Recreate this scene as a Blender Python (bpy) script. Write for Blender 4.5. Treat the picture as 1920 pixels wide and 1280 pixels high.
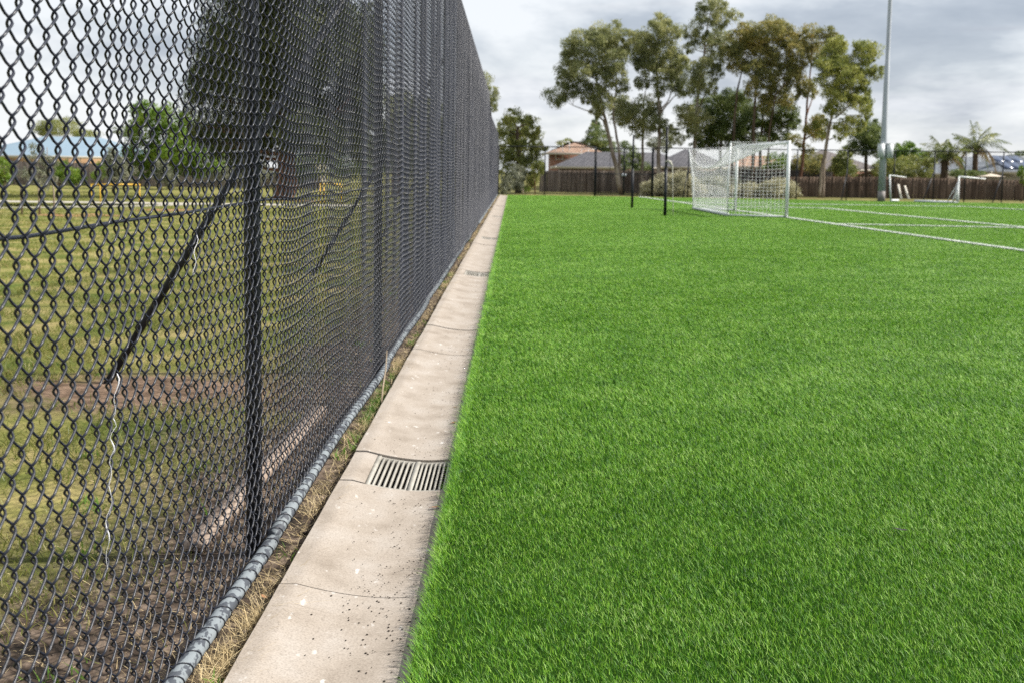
import bpy, math
import numpy as np

# ------------------------------------------------------------------ camera, sky, sun, exposure
C = bpy.context.scene
for o in list(bpy.data.objects):
    bpy.data.objects.remove(o)
F, H = 2200.0, 1.37                        # focal length in photo pixels (1920 wide), eye height
YAW, TH, RHO, SHIFT = math.radians(0.03084), math.radians(5.710593), 0.0145, -0.051565
_f = np.array([math.sin(YAW)*math.cos(TH), math.cos(YAW)*math.cos(TH), -math.sin(TH)])
_r0 = np.array([math.cos(YAW), -math.sin(YAW), 0.0])
_u0 = np.cross(_r0, _f)
_r = _r0*math.cos(RHO) + _u0*math.sin(RHO)
_u = -_r0*math.sin(RHO) + _u0*math.cos(RHO)
from mathutils import Matrix, Vector
cam_d = bpy.data.cameras.new("camera")
cam = bpy.data.objects.new("camera", cam_d)
C.collection.objects.link(cam)
m = Matrix.Identity(4)
for i in range(3):
    m[i][0], m[i][1], m[i][2] = _r[i], _u[i], -_f[i]
m[2][3] = H
cam.matrix_world = m
cam_d.sensor_width = 36.0
cam_d.lens = 36.0*F/1920.0
cam_d.shift_y = SHIFT
cam_d.clip_start, cam_d.clip_end = 0.05, 3000.0
cam_d.dof.use_dof = True
cam_d.dof.focus_distance = 3.6
cam_d.dof.aperture_fstop = 6.3
C.camera = cam

SUN_AZ, SUN_EL = math.radians(84.0), math.radians(43.0)     # azimuth clockwise from +Y
sd = Vector((math.sin(SUN_AZ)*math.cos(SUN_EL), math.cos(SUN_AZ)*math.cos(SUN_EL), math.sin(SUN_EL)))
sun_d = bpy.data.lights.new("sun", 'SUN')
sun_d.energy, sun_d.angle, sun_d.color = 5.0, math.radians(0.9), (1.0, 0.95, 0.87)
sun = bpy.data.objects.new("sun", sun_d)
C.collection.objects.link(sun)
sun.rotation_euler = sd.to_track_quat('Z', 'Y').to_euler()

W = bpy.data.worlds.new("World")
C.world = W
W.use_nodes = True
nt = W.node_tree
nt.nodes.clear()
def N(t, kind, **kw):
    n = t.nodes.new(kind)
    for k, v in kw.items():
        setattr(n, k, v)
    return n
def ramp(t, stops, mode='LINEAR'):
    n = N(t, 'ShaderNodeValToRGB')
    n.color_ramp.interpolation = mode
    e = n.color_ramp.elements
    while len(e) < len(stops):
        e.new(0.5)
    for q, (p, c) in zip(e, stops):
        q.position = p
        q.color = (c[0], c[1], c[2], 1.0)
    return n
out = N(nt, 'ShaderNodeOutputWorld')
sky = N(nt, 'ShaderNodeTexSky', sky_type='NISHITA', sun_disc=False, sun_elevation=SUN_EL, sun_rotation=SUN_AZ)
b1 = N(nt, 'ShaderNodeBackground'); b1.inputs[1].default_value = 0.10
b2 = N(nt, 'ShaderNodeBackground'); b2.inputs[1].default_value = 1.0
tc = N(nt, 'ShaderNodeTexCoord')
mp = N(nt, 'ShaderNodeMapping'); mp.inputs['Scale'].default_value = (3.2, 3.2, 10.0); mp.inputs['Location'].default_value = (6.6, 2.2, 9.9)
nz = N(nt, 'ShaderNodeTexNoise'); nz.inputs['Scale'].default_value = 1.0; nz.inputs['Detail'].default_value = 7.0; nz.inputs['Roughness'].default_value = 0.57; nz.inputs['Distortion'].default_value = 0.15
mp2 = N(nt, 'ShaderNodeMapping'); mp2.inputs['Scale'].default_value = (3.0, 3.0, 40.0); mp2.inputs['Location'].default_value = (7.3, 3.4, 0.6)
nz2 = N(nt, 'ShaderNodeTexNoise'); nz2.inputs['Scale'].default_value = 1.0; nz2.inputs['Detail'].default_value = 4.0
rp = ramp(nt, [(0.29, (0.24, 0.27, 0.325)), (0.38, (0.345, 0.375, 0.425)), (0.44, (0.50, 0.525, 0.56)), (0.51, (0.64, 0.655, 0.675))])
rp2 = ramp(nt, [(0.36, (1, 1, 1)), (0.50, (0.86, 0.86, 0.86))])
mixs = N(nt, 'ShaderNodeMixShader')
L = nt.links.new
L(tc.outputs['Generated'], mp.inputs[0]); L(mp.outputs[0], nz.inputs['Vector'])
L(tc.outputs['Generated'], mp2.inputs[0]); L(mp2.outputs[0], nz2.inputs['Vector'])
szx = N(nt, 'ShaderNodeSeparateXYZ'); L(tc.outputs['Generated'], szx.inputs[0])
mrz = N(nt, 'ShaderNodeMapRange'); mrz.inputs['From Min'].default_value = 0.035; mrz.inputs['From Max'].default_value = 0.11
mrz.inputs['To Min'].default_value = 0.05; mrz.inputs['To Max'].default_value = -0.06     # heavier cloud bases overhead, brighter near the horizon
L(szx.outputs[2], mrz.inputs['Value'])
adz = N(nt, 'ShaderNodeMath', operation='ADD'); L(nz.outputs[0], adz.inputs[0]); L(mrz.outputs[0], adz.inputs[1])
L(adz.outputs[0], rp.inputs[0]); L(rp.outputs[0], b2.inputs[0])
L(sky.outputs[0], b1.inputs[0])
L(nz2.outputs[0], rp2.inputs[0]); L(rp2.outputs[0], mixs.inputs[0])
L(b1.outputs[0], mixs.inputs[1]); L(b2.outputs[0], mixs.inputs[2]); L(mixs.outputs[0], out.inputs[0])

C.view_settings.view_transform = 'Standard'
C.view_settings.look = 'None'
C.view_settings.exposure = 0.62
C.view_settings.gamma = 1.0
C.render.engine = 'CYCLES'
C.cycles.use_denoising = False
C.cycles.use_adaptive_sampling = False
C.cycles.max_bounces = 6
C.cycles.transparent_max_bounces = 8
C.cycles.sample_clamp_indirect = 6.0

# ------------------------------------------------------------------ helpers
def ray(x, y):
    return _f + _r*((x-960)/F) + _u*((640+SHIFT*1920-y)/F)
def P(x, y, Y):                            # world point seen at photo pixel (x, y) at distance Y
    d = ray(x, y); t = Y/d[1]
    return np.array([0, 0, H]) + t*d
def G(x, y, z=0.0):                        # world point on the ground at photo pixel (x, y)
    d = ray(x, y); t = (z-H)/d[2]
    return np.array([0, 0, H]) + t*d
def rng(s):
    return np.random.default_rng(s)

def obj(name, data=None, parent=None):
    o = bpy.data.objects.new(name, data)
    C.collection.objects.link(o)
    if parent is not None:
        o.parent = parent
    return o
def tag(o, label=None, cat=None, group=None, kind=None):
    for k, v in (('label', label), ('category', cat), ('group', group), ('kind', kind)):
        if v:
            o[k] = v
    return o
def thing(name, label, cat, loc, group=None):
    o = obj(name)
    o.location = [float(a) for a in loc]
    o.empty_display_size = 0.2
    return tag(o, label, cat, group)

class MB:
    """collects geometry, then links it as one mesh object"""
    def __init__(s):
        s.v, s.q, s.t, s.n = [], [], [], 0
    def add(s, v, q=None, t=None):
        v = np.asarray(v, float).reshape(-1, 3)
        if q is not None and len(q):
            s.q.append(np.asarray(q, np.int64).reshape(-1, 4) + s.n)
        if t is not None and len(t):
            s.t.append(np.asarray(t, np.int64).reshape(-1, 3) + s.n)
        s.v.append(v); s.n += len(v)
        return s
    def box(s, lo, hi):
        x0, y0, z0 = lo; x1, y1, z1 = hi
        v = [(x0,y0,z0),(x1,y0,z0),(x1,y1,z0),(x0,y1,z0),(x0,y0,z1),(x1,y0,z1),(x1,y1,z1),(x0,y1,z1)]
        return s.add(v, [(0,3,2,1),(4,5,6,7),(0,1,5,4),(1,2,6,5),(2,3,7,6),(3,0,4,7)])
    def beam(s, a, b, w, h):                # a box along a->b
        a = np.array(a, float); b = np.array(b, float)
        d = (b-a)/np.linalg.norm(b-a)
        ref = np.array([0, 0, 1.0]) if abs(d[2]) < 0.9 else np.array([1.0, 0, 0])
        sx = np.cross(d, ref); sx /= np.linalg.norm(sx); sz = np.cross(sx, d)
        o = [a + sx*w/2*i + sz*h/2*j for i, j in ((-1,-1),(1,-1),(1,1),(-1,1))]
        p = [c + (b-a) for c in o]
        return s.add(o+p, [(0,3,2,1),(4,5,6,7),(0,1,5,4),(1,2,6,5),(2,3,7,6),(3,0,4,7)])
    def tubes(s, Pn, r, k=6, ref=None, caps=False):   # Pn (B,n,3) polylines; r scalar, (n,) or (B,n)
        Pn = np.asarray(Pn, float)
        B, n, _ = Pn.shape
        T = np.gradient(Pn, axis=1)
        T /= np.linalg.norm(T, axis=2, keepdims=True) + 1e-12
        if ref is None:
            tot = np.abs(Pn[:, -1]-Pn[:, 0]).mean(0)
            ref = np.eye(3)[int(np.argmin(tot))]
        n1 = np.cross(T, np.asarray(ref, float)); n1 /= np.linalg.norm(n1, axis=2, keepdims=True) + 1e-12
        n2 = np.cross(T, n1)
        R = np.broadcast_to(np.asarray(r, float), (B, n))[..., None, None]
        a = np.arange(k)/k*2*np.pi
        ring = Pn[:, :, None, :] + R*(np.cos(a)[None, None, :, None]*n1[:, :, None, :] + np.sin(a)[None, None, :, None]*n2[:, :, None, :])
        idx = np.arange(B*n*k).reshape(B, n, k)
        A = idx[:, :-1, :]; D = idx[:, 1:, :]
        q = np.stack([A, np.roll(A, -1, 2), np.roll(D, -1, 2), D], -1).reshape(-1, 4)
        base = s.n
        s.add(ring.reshape(-1, 3), q)
        if caps:
            for b in range(B):
                for e, fl in ((0, 1), (n-1, 0)):
                    c = idx[b, e]
                    ii = [int(i) for i in c]
                    t = [(ii[0], ii[j], ii[j+1]) if not fl else (ii[0], ii[j+1], ii[j]) for j in range(1, k-1)]
                    s.t.append(np.array(t) + base)
        return s
    def tube(s, pts, r, k=8, caps=True, ref=None):
        return s.tubes(np.asarray(pts, float)[None], r, k, ref, caps)
    def leaves(s, c, d, side, l, w):        # diamonds
        l = np.asarray(l)[:, None]; w = np.asarray(w)[:, None]
        n = len(c)
        v = np.stack([c-d*l/2, c+side*w/2-d*l*0.1, c+d*l/2, c-side*w/2-d*l*0.1], 1)
        return s.add(v.reshape(-1, 3), np.arange(n*4).reshape(n, 4))
    def build(s, name, mat, parent=None, smooth=False, origin=None):
        V = np.concatenate(s.v) if s.v else np.zeros((0, 3))
        if parent is not None:
            V = V - np.array(parent.location)
        elif origin is not None:
            V = V - np.asarray(origin, float)
        me = bpy.data.meshes.new(name)
        Q = np.concatenate(s.q) if s.q else np.zeros((0, 4), np.int64)
        T = np.concatenate(s.t) if s.t else np.zeros((0, 3), np.int64)
        nq, ntri = len(Q), len(T)
        me.vertices.add(len(V)); me.vertices.foreach_set('co', V.astype(np.float32).ravel())
        me.loops.add(nq*4+ntri*3)
        me.loops.foreach_set('vertex_index', np.concatenate([Q.ravel(), T.ravel()]).astype(np.int32))
        me.polygons.add(nq+ntri)
        ls = np.concatenate([np.arange(nq)*4, nq*4+np.arange(ntri)*3]).astype(np.int32)
        me.polygons.foreach_set('loop_start', ls)
        if smooth:
            me.polygons.foreach_set('use_smooth', np.ones(nq+ntri, bool))
        me.update(calc_edges=True)
        me.materials.append(mat)
        o = obj(name, me, parent)
        if parent is None and origin is not None:
            o.location = [float(a) for a in origin]
        return o

def material(name, c1, c2=None, scale=4.0, rough=0.6, spec=0.5, bump=0.0, bscale=None, island=0.0, metal=0.0,
             detail=5.0, lo=0.35, hi=0.65, stretch=None, transl=0.0, c3=None, local=False, sheen=0.0):
    """noise-varied surface; island = random brightness per separate piece"""
    M = bpy.data.materials.new(name); M.use_nodes = True
    t = M.node_tree; L = t.links.new
    bs = t.nodes['Principled BSDF']
    bs.inputs['Roughness'].default_value = rough
    bs.inputs['Metallic'].default_value = metal
    bs.inputs['Specular IOR Level'].default_value = spec
    geo = N(t, 'ShaderNodeNewGeometry')
    vec = geo.outputs['Position']
    if local:
        vec = N(t, 'ShaderNodeTexCoord').outputs['Object']
    mpn = N(t, 'ShaderNodeMapping')
    if stretch:
        mpn.inputs['Scale'].default_value = stretch
    L(vec, mpn.inputs[0])
    n1 = N(t, 'ShaderNodeTexNoise'); n1.inputs['Scale'].default_value = scale; n1.inputs['Detail'].default_value = detail
    L(mpn.outputs[0], n1.inputs['Vector'])
    c2 = c2 or c1
    stops = [(lo, c1), (hi, c2)] if c3 is None else [(lo, c1), ((lo+hi)/2, c2), (hi, c3)]
    r = ramp(t, stops)
    L(n1.outputs[0], r.inputs[0])
    col = r.outputs[0]
    if island:
        mm = N(t, 'ShaderNodeMapRange'); mm.inputs['To Min'].default_value = 1-island; mm.inputs['To Max'].default_value = 1+island
        L(geo.outputs['Random Per Island'], mm.inputs['Value'])
        mx = N(t, 'ShaderNodeVectorMath', operation='SCALE')
        L(col, mx.inputs[0]); L(mm.outputs[0], mx.inputs['Scale'])
        col = mx.outputs[0]
    L(col, bs.inputs['Base Color'])
    if bump:
        nb = N(t, 'ShaderNodeTexNoise'); nb.inputs['Scale'].default_value = bscale or scale*4; nb.inputs['Detail'].default_value = 6.0
        L(mpn.outputs[0], nb.inputs['Vector'])
        bp = N(t, 'ShaderNodeBump'); bp.inputs['Strength'].default_value = bump; bp.inputs['Distance'].default_value = 0.02
        L(nb.outputs[0], bp.inputs['Height']); L(bp.outputs[0], bs.inputs['Normal'])
    if transl:
        tr = N(t, 'ShaderNodeBsdfTranslucent'); ms = N(t, 'ShaderNodeMixShader'); ms.inputs[0].default_value = transl
        L(col, tr.inputs[0]); L(bs.outputs[0], ms.inputs[1]); L(tr.outputs[0], ms.inputs[2])
        L(ms.outputs[0], t.nodes['Material Output'].inputs[0])
    return M

def leaf_material(name, stops, nscale=0.7, rough=0.45, transl=0.42, spec=0.4, namp=1.3):
    """leaf colour: random per leaf, shifted by a slow noise through the crown (old and new growth)"""
    M = bpy.data.materials.new(name); M.use_nodes = True
    t = M.node_tree; L = t.links.new
    bs = t.nodes['Principled BSDF']
    bs.inputs['Roughness'].default_value = rough
    bs.inputs['Specular IOR Level'].default_value = spec
    geo = N(t, 'ShaderNodeNewGeometry')
    n1 = N(t, 'ShaderNodeTexNoise'); n1.inputs['Scale'].default_value = nscale; n1.inputs['Detail'].default_value = 3.0
    L(geo.outputs['Position'], n1.inputs['Vector'])
    a = N(t, 'ShaderNodeMath', operation='MULTIPLY'); a.inputs[1].default_value = 0.55 if namp > 1 else 0.8
    L(geo.outputs['Random Per Island'], a.inputs[0])
    b = N(t, 'ShaderNodeMath', operation='MULTIPLY_ADD'); b.inputs[1].default_value = namp; b.inputs[2].default_value = -0.42 if namp > 1 else -.5*namp+.02
    L(n1.outputs[0], b.inputs[0])
    c = N(t, 'ShaderNodeMath', operation='ADD', use_clamp=True)
    L(a.outputs[0], c.inputs[0]); L(b.outputs[0], c.inputs[1])
    r = ramp(t, stops); L(c.outputs[0], r.inputs[0])
    L(r.outputs[0], bs.inputs['Base Color'])
    tr = N(t, 'ShaderNodeBsdfTranslucent'); ms = N(t, 'ShaderNodeMixShader'); ms.inputs[0].default_value = transl
    L(r.outputs[0], tr.inputs[0]); L(bs.outputs[0], ms.inputs[1]); L(tr.outputs[0], ms.inputs[2])
    L(ms.outputs[0], t.nodes['Material Output'].inputs[0])
    return M

def unit(v):
    return v/(np.linalg.norm(v, axis=-1, keepdims=True)+1e-9)

# ------------------------------------------------------------------ materials
M = {}
M['wire'] = material('black_coated_wire', (0.006, 0.008, 0.016), (0.012, 0.015, 0.028), 3.0, 0.38, 0.48, lo=.3, hi=.7)
M['pipe'] = material('black_painted_pipe', (0.008, 0.010, 0.014), (0.024, 0.027, 0.034), 9.0, 0.48, 0.22, bump=0.05)
M['rail'] = material('peeling_paint_rail', (0.060, 0.068, 0.082), (0.19, 0.215, 0.232), 34.0, 0.62, 0.3, bump=0.35, bscale=26, lo=.47, hi=.50, stretch=(1, .55, 1))
M['far_wire'] = material('far_fence_wire', (0.02, 0.022, 0.025), rough=0.5)
M['white_frame'] = material('white_powder_coat', (0.74, 0.77, 0.78), (0.80, 0.82, 0.82), 3.0, 0.35, 0.5)
M['net'] = material('white_net_cord', (0.82, 0.83, 0.83), rough=0.8)
M['galv'] = material('galvanised_steel', (0.36, 0.39, 0.43), (0.46, 0.49, 0.53), 2.0, 0.5, 0.5, metal=0.1, stretch=(1, 1, .2))
M['galv_dark'] = material('weathered_pole_base', (0.18, 0.16, 0.15), (0.28, 0.26, 0.25), 6.0, 0.7)
M['box'] = material('pale_grey_cabinet', (0.58, 0.61, 0.62), (0.66, 0.69, 0.70), 2.0, 0.5)
M['grate'] = material('grate_plastic', (0.30, 0.285, 0.25), (0.40, 0.38, 0.335), 14.0, 0.55, 0.4, bump=0.1)
M['pit'] = material('dark_pit_wall', (0.05, 0.04, 0.032), (0.11, 0.09, 0.07), 9.0, 0.9)  # dark brown walls of the pit below each grate
M['straw'] = material('dry_straw', (0.40, 0.30, 0.15), (0.68, 0.56, 0.34), 30.0, 0.75, 0.3, island=0.35, transl=0.2)
M['debris'] = material('dark_pellets', (0.025, 0.018, 0.014), (0.06, 0.045, 0.035), 60.0, 0.9, 0.2)
M['twig_dark'] = material('dark_leaf_litter', (0.02, 0.018, 0.02), (0.05, 0.045, 0.045), 60.0, 0.8)
M['clod'] = material('clods', (0.05, 0.038, 0.030), (0.20, 0.16, 0.13), 9.0, 0.95, 0.1, island=0.5)
M['leaf_dead'] = material('dead_leaf', (0.26, 0.11, 0.045), (0.36, 0.20, 0.10), 40.0, 0.7)
M['twig'] = material('dry_twig', (0.20, 0.15, 0.10), (0.30, 0.24, 0.17), 40.0, 0.85)
M['plank'] = material('weathered_timber', (0.22, 0.16, 0.12), (0.42, 0.34, 0.28), 9.0, 0.85, 0.2, bump=0.4, stretch=(6, 1, 6))
M['string'] = material('white_string', (0.75, 0.76, 0.80), rough=0.8)
M['blue_twine'] = material('blue_twine', (0.20, 0.30, 0.50), rough=0.7)
M['gum_bark'] = material('gum_bark', (0.15, 0.11, 0.08), (0.38, 0.33, 0.275), 2.2, 0.85, 0.2, bump=0.3, bscale=9, stretch=(1, 1, .35))
M['dark_bark'] = material('dark_bark', (0.06, 0.042, 0.03), (0.14, 0.10, 0.075), 3.0, 0.9, 0.1, bump=0.4, bscale=10, stretch=(1, 1, .3))
M['red_bark'] = material('reddish_bark', (0.11, 0.055, 0.035), (0.22, 0.12, 0.08), 3.0, 0.9, 0.1, bump=0.4, bscale=10, stretch=(1, 1, .3))
M['gum_grey'] = leaf_material('gum_leaf_grey', [(0.000, (0.100, 0.122, 0.053)), (0.450, (0.252, 0.280, 0.122)), (0.800, (0.449, 0.440, 0.188)), (1.000, (0.620, 0.576, 0.271))])
M['gum_olive'] = leaf_material('gum_leaf_olive', [(0.000, (0.092, 0.113, 0.043)), (0.400, (0.234, 0.245, 0.088)), (0.750, (0.468, 0.401, 0.127)), (1.000, (0.620, 0.428, 0.167))])
M['gum_bright'] = leaf_material('gum_leaf_bright', [(0.000, (0.092, 0.127, 0.032)), (0.400, (0.234, 0.271, 0.072)), (0.800, (0.468, 0.460, 0.121)), (1.000, (0.620, 0.619, 0.208))])
M['pine'] = leaf_material('pine_needles', [(0.0, (0.030, 0.046, 0.014)), (0.5, (0.088, 0.115, 0.034)), (1.0, (0.24, 0.25, 0.08))], nscale=0.9)
M['cypress'] = leaf_material('cypress_leaf', [(0.000, (0.077, 0.107, 0.029)), (0.500, (0.244, 0.273, 0.075)), (1.000, (0.508, 0.478, 0.146))], nscale=0.6)
M['dark_leaf'] = leaf_material('dark_leaf', [(0.000, (0.047, 0.078, 0.025)), (0.500, (0.133, 0.184, 0.055)), (1.000, (0.324, 0.356, 0.112))])
M['lime_leaf'] = leaf_material('lime_leaf', [(0.000, (0.058, 0.130, 0.013)), (0.500, (0.156, 0.260, 0.029)), (1.000, (0.338, 0.416, 0.065))], transl=0.4)
M['silver_leaf'] = leaf_material('silver_leaf', [(0.0, (0.10, 0.115, 0.075)), (0.5, (0.20, 0.215, 0.15)), (1.0, (0.38, 0.38, 0.26))], transl=0.15)
M['shrub_leaf'] = leaf_material('saltbush_leaf', [(0.0, (0.30, 0.285, 0.18)), (0.5, (0.48, 0.46, 0.30)), (1.0, (0.66, 0.62, 0.43))], nscale=1.5, transl=0.15)
M['palm_leaf'] = leaf_material('palm_frond', [(0.000, (0.072, 0.111, 0.026)), (0.500, (0.195, 0.234, 0.062)), (1.000, (0.468, 0.442, 0.156))], rough=0.4)
M['palm_dead'] = leaf_material('dead_frond', [(0.0, (0.16, 0.11, 0.05)), (0.5, (0.30, 0.22, 0.11)), (1.0, (0.44, 0.35, 0.20))])
M['turf_blade'] = leaf_material('turf_blade', [(0.0, (0.016, 0.098, 0.002)), (0.40, (0.105, 0.315, 0.006)), (0.72, (0.295, 0.545, 0.036)), (1.0, (0.64, 0.82, 0.34))], nscale=1.6, rough=0.50, transl=0.30, spec=0.34, namp=.55)
for _t in (M['turf_blade'],):            # soft glancing sheen of fine synthetic fibres
    _b = _t.node_tree.nodes['Principled BSDF']
    _b.inputs['Sheen Weight'].default_value = 0.9; _b.inputs['Sheen Roughness'].default_value = 0.35
    _b.inputs['Sheen Tint'].default_value = (0.85, 1.0, 0.60, 1)
M['turf_base'] = material('turf_backing', (0.010, 0.030, 0.004), (0.018, 0.045, 0.007), 2.0, 1.0, 0.0)
M['line_fibre'] = material('white_turf_fibre', (0.66, 0.70, 0.64), (0.78, 0.80, 0.76), 4.0, 0.55, island=0.12)
M['lawn_blade'] = leaf_material('lawn_blade', [(0.0, (0.07, 0.11, 0.018)), (0.4, (0.16, 0.20, 0.035)), (0.75, (0.30, 0.28, 0.085)), (1.0, (0.44, 0.35, 0.16))], nscale=0.8)
M['weed'] = leaf_material('weed_leaf', [(0.0, (0.05, 0.13, 0.015)), (0.6, (0.13, 0.25, 0.03)), (1.0, (0.24, 0.34, 0.06))], nscale=3)

# concrete with stains, fine speckle and pale scuffs
def concrete_material():
    Mx = bpy.data.materials.new('channel_concrete'); Mx.use_nodes = True
    t = Mx.node_tree; L = t.links.new; bs = t.nodes['Principled BSDF']
    bs.inputs['Roughness'].default_value = 0.85; bs.inputs['Specular IOR Level'].default_value = 0.25
    geo = N(t, 'ShaderNodeNewGeometry')
    def noise(sc, det=5.0, st=None):
        mpx = N(t, 'ShaderNodeMapping')
        if st: mpx.inputs['Scale'].default_value = st
        L(geo.outputs['Position'], mpx.inputs[0])
        n = N(t, 'ShaderNodeTexNoise'); n.inputs['Scale'].default_value = sc; n.inputs['Detail'].default_value = det
        L(mpx.outputs[0], n.inputs['Vector']); return n.outputs[0]
    base = ramp(t, [(0.30, (0.275, 0.234, 0.194)), (0.48, (0.345, 0.300, 0.255)), (0.70, (0.385, 0.345, 0.305))])
    L(noise(4.5, 9, (1.3, .9, 1)), base.inputs[0])
    fine = ramp(t, [(0.30, (0.74, 0.73, 0.72)), (0.52, (1, 1, 1)), (0.72, (1.10, 1.10, 1.10))])
    L(noise(160.0, 3), fine.inputs[0])
    mul = N(t, 'ShaderNodeMix', data_type='RGBA', blend_type='MULTIPLY'); mul.inputs[0].default_value = 1.0
    L(base.outputs[0], mul.inputs[6]); L(fine.outputs[0], mul.inputs[7])
    sc = ramp(t, [(0.65, (0, 0, 0)), (0.71, (.45, .45, .45)), (0.77, (.8, .8, .8))])
    L(noise(24.0, 12, (1, .5, 1)), sc.inputs[0])
    mix2 = N(t, 'ShaderNodeMix', data_type='RGBA'); mix2.inputs[7].default_value = (0.74, 0.73, 0.71, 1)
    L(sc.outputs[0], mix2.inputs[0]); L(mul.outputs[2], mix2.inputs[6])
    ln = ramp(t, [(0.30, (0.95, 0.945, 0.94)), (0.5, (1, 1, 1))])
    L(noise(5.0, 8, (1.0, 9.0, 1)), ln.inputs[0])
    mul3 = N(t, 'ShaderNodeMix', data_type='RGBA', blend_type='MULTIPLY'); mul3.inputs[0].default_value = 1.0
    L(mix2.outputs[2], mul3.inputs[6]); L(ln.outputs[0], mul3.inputs[7])
    L(mul3.outputs[2], bs.inputs['Base Color'])
    bp = N(t, 'ShaderNodeBump'); bp.inputs['Strength'].default_value = 0.25; bp.inputs['Distance'].default_value = 0.004
    L(noise(90.0, 6), bp.inputs['Height']); L(bp.outputs[0], bs.inputs['Normal'])
    return Mx
M['concrete'] = concrete_material()
M['footpath'] = material('path_concrete', (0.36, 0.33, 0.29), (0.46, 0.43, 0.38), 0.9, 0.9, 0.2)

# open ground: lawn turning from green to straw, bare brown soil along the fence
def ground_material():
    Mx = bpy.data.materials.new('lawn_and_soil'); Mx.use_nodes = True
    t = Mx.node_tree; L = t.links.new; bs = t.nodes['Principled BSDF']
    bs.inputs['Roughness'].default_value = 0.95; bs.inputs['Specular IOR Level'].default_value = 0.1
    geo = N(t, 'ShaderNodeNewGeometry')
    def noise(sc, det=5.0):
        n = N(t, 'ShaderNodeTexNoise'); n.inputs['Scale'].default_value = sc; n.inputs['Detail'].default_value = det
        L(geo.outputs['Position'], n.inputs['Vector']); return n.outputs[0]
    lawn = ramp(t, [(0.36, (0.085, 0.115, 0.022)), (0.5, (0.19, 0.185, 0.055)), (0.64, (0.30, 0.25, 0.105))])
    L(noise(1.3, 10), lawn.inputs[0])
    soil = ramp(t, [(0.36, (0.022, 0.018, 0.015)), (0.5, (0.068, 0.050, 0.038)), (0.66, (0.17, 0.13, 0.10))])
    L(noise(13.0, 12), soil.inputs[0])
    sep = N(t, 'ShaderNodeSeparateXYZ'); L(geo.outputs['Position'], sep.inputs[0])
    w = N(t, 'ShaderNodeMath', operation='MULTIPLY_ADD'); w.inputs[1].default_value = 1.9; w.inputs[2].default_value = -0.95
    L(noise(1.1, 6), w.inputs[0])
    xx = N(t, 'ShaderNodeMath', operation='ADD'); L(sep.outputs[0], xx.inputs[0]); L(w.outputs[0], xx.inputs[1])
    m1 = N(t, 'ShaderNodeMapRange'); m1.inputs['From Min'].default_value = -2.1; m1.inputs['From Max'].default_value = -1.35
    L(xx.outputs[0], m1.inputs['Value'])
    # no soil strip beyond the pitch
    m2 = N(t, 'ShaderNodeMapRange'); m2.inputs['From Min'].default_value = 64; m2.inputs['From Max'].default_value = 67; m2.inputs['To Min'].default_value = 1; m2.inputs['To Max'].default_value = 0.25
    L(sep.outputs[1], m2.inputs['Value'])
    mm = N(t, 'ShaderNodeMath', operation='MULTIPLY'); L(m1.outputs[0], mm.inputs[0]); L(m2.outputs[0], mm.inputs[1])
    mx = N(t, 'ShaderNodeMix', data_type='RGBA')
    L(mm.outputs[0], mx.inputs[0]); L(lawn.outputs[0], mx.inputs[6]); L(soil.outputs[0], mx.inputs[7])
    # bare reddish patch of soil round the foot of the second stay
    pc = N(t, 'ShaderNodeVectorMath', operation='SUBTRACT'); pc.inputs[1].default_value = (-2.35, 7.35, -0.05)
    L(geo.outputs['Position'], pc.inputs[0])
    ps = N(t, 'ShaderNodeVectorMath', operation='MULTIPLY'); ps.inputs[1].default_value = (1/1.0, 1/.72, 0)
    L(pc.outputs[0], ps.inputs[0])
    pl = N(t, 'ShaderNodeVectorMath', operation='LENGTH'); L(ps.outputs[0], pl.inputs[0])
    pa = N(t, 'ShaderNodeMath', operation='MULTIPLY_ADD'); pa.inputs[1].default_value = 1.3; L(noise(3.2, 9), pa.inputs[0]); L(pl.outputs['Value'], pa.inputs[2])
    pm = N(t, 'ShaderNodeMapRange'); pm.inputs['From Min'].default_value = 1.95; pm.inputs['From Max'].default_value = 1.25
    L(pa.outputs[0], pm.inputs['Value'])
    red = ramp(t, [(0.35, (0.10, 0.066, 0.044)), (0.65, (0.24, 0.165, 0.115))]); L(noise(9.0, 9), red.inputs[0])
    mx3 = N(t, 'ShaderNodeMix', data_type='RGBA')
    L(pm.outputs[0], mx3.inputs[0]); L(mx.outputs[2], mx3.inputs[6]); L(red.outputs[0], mx3.inputs[7])
    L(mx3.outputs[2], bs.inputs['Base Color'])
    bp = N(t, 'ShaderNodeBump'); bp.inputs['Strength'].default_value = 0.8; bp.inputs['Distance'].default_value = 0.03
    L(noise(22.0, 8), bp.inputs['Height']); L(bp.outputs[0], bs.inputs['Normal'])
    return Mx
M['ground'] = ground_material()
M['soil_patch'] = material('bare_soil', (0.11, 0.07, 0.045), (0.26, 0.17, 0.115), 5.0, 0.95, 0.1, bump=0.6, bscale=30, detail=9)
M['mulch'] = material('orange_bark_mulch', (0.24, 0.12, 0.06), (0.40, 0.24, 0.13), 14.0, 0.9, 0.1, bump=0.5)
M['paling_grey'] = material('grey_brown_paling', (0.105, 0.080, 0.064), (0.20, 0.165, 0.14), 2.0, 0.9, 0.15, island=0.35, stretch=(2, 2, .35))
M['paling_red'] = material('red_brown_paling', (0.070, 0.047, 0.033), (0.145, 0.105, 0.078), 1.6, 0.9, 0.15, island=0.40, stretch=(2, 2, .3))
M['paling_dark'] = material('dark_paling', (0.05, 0.042, 0.036), (0.11, 0.095, 0.085), 2.0, 0.9, 0.15, island=0.30, stretch=(2, 2, .3))
M['tile_dark'] = None

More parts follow.
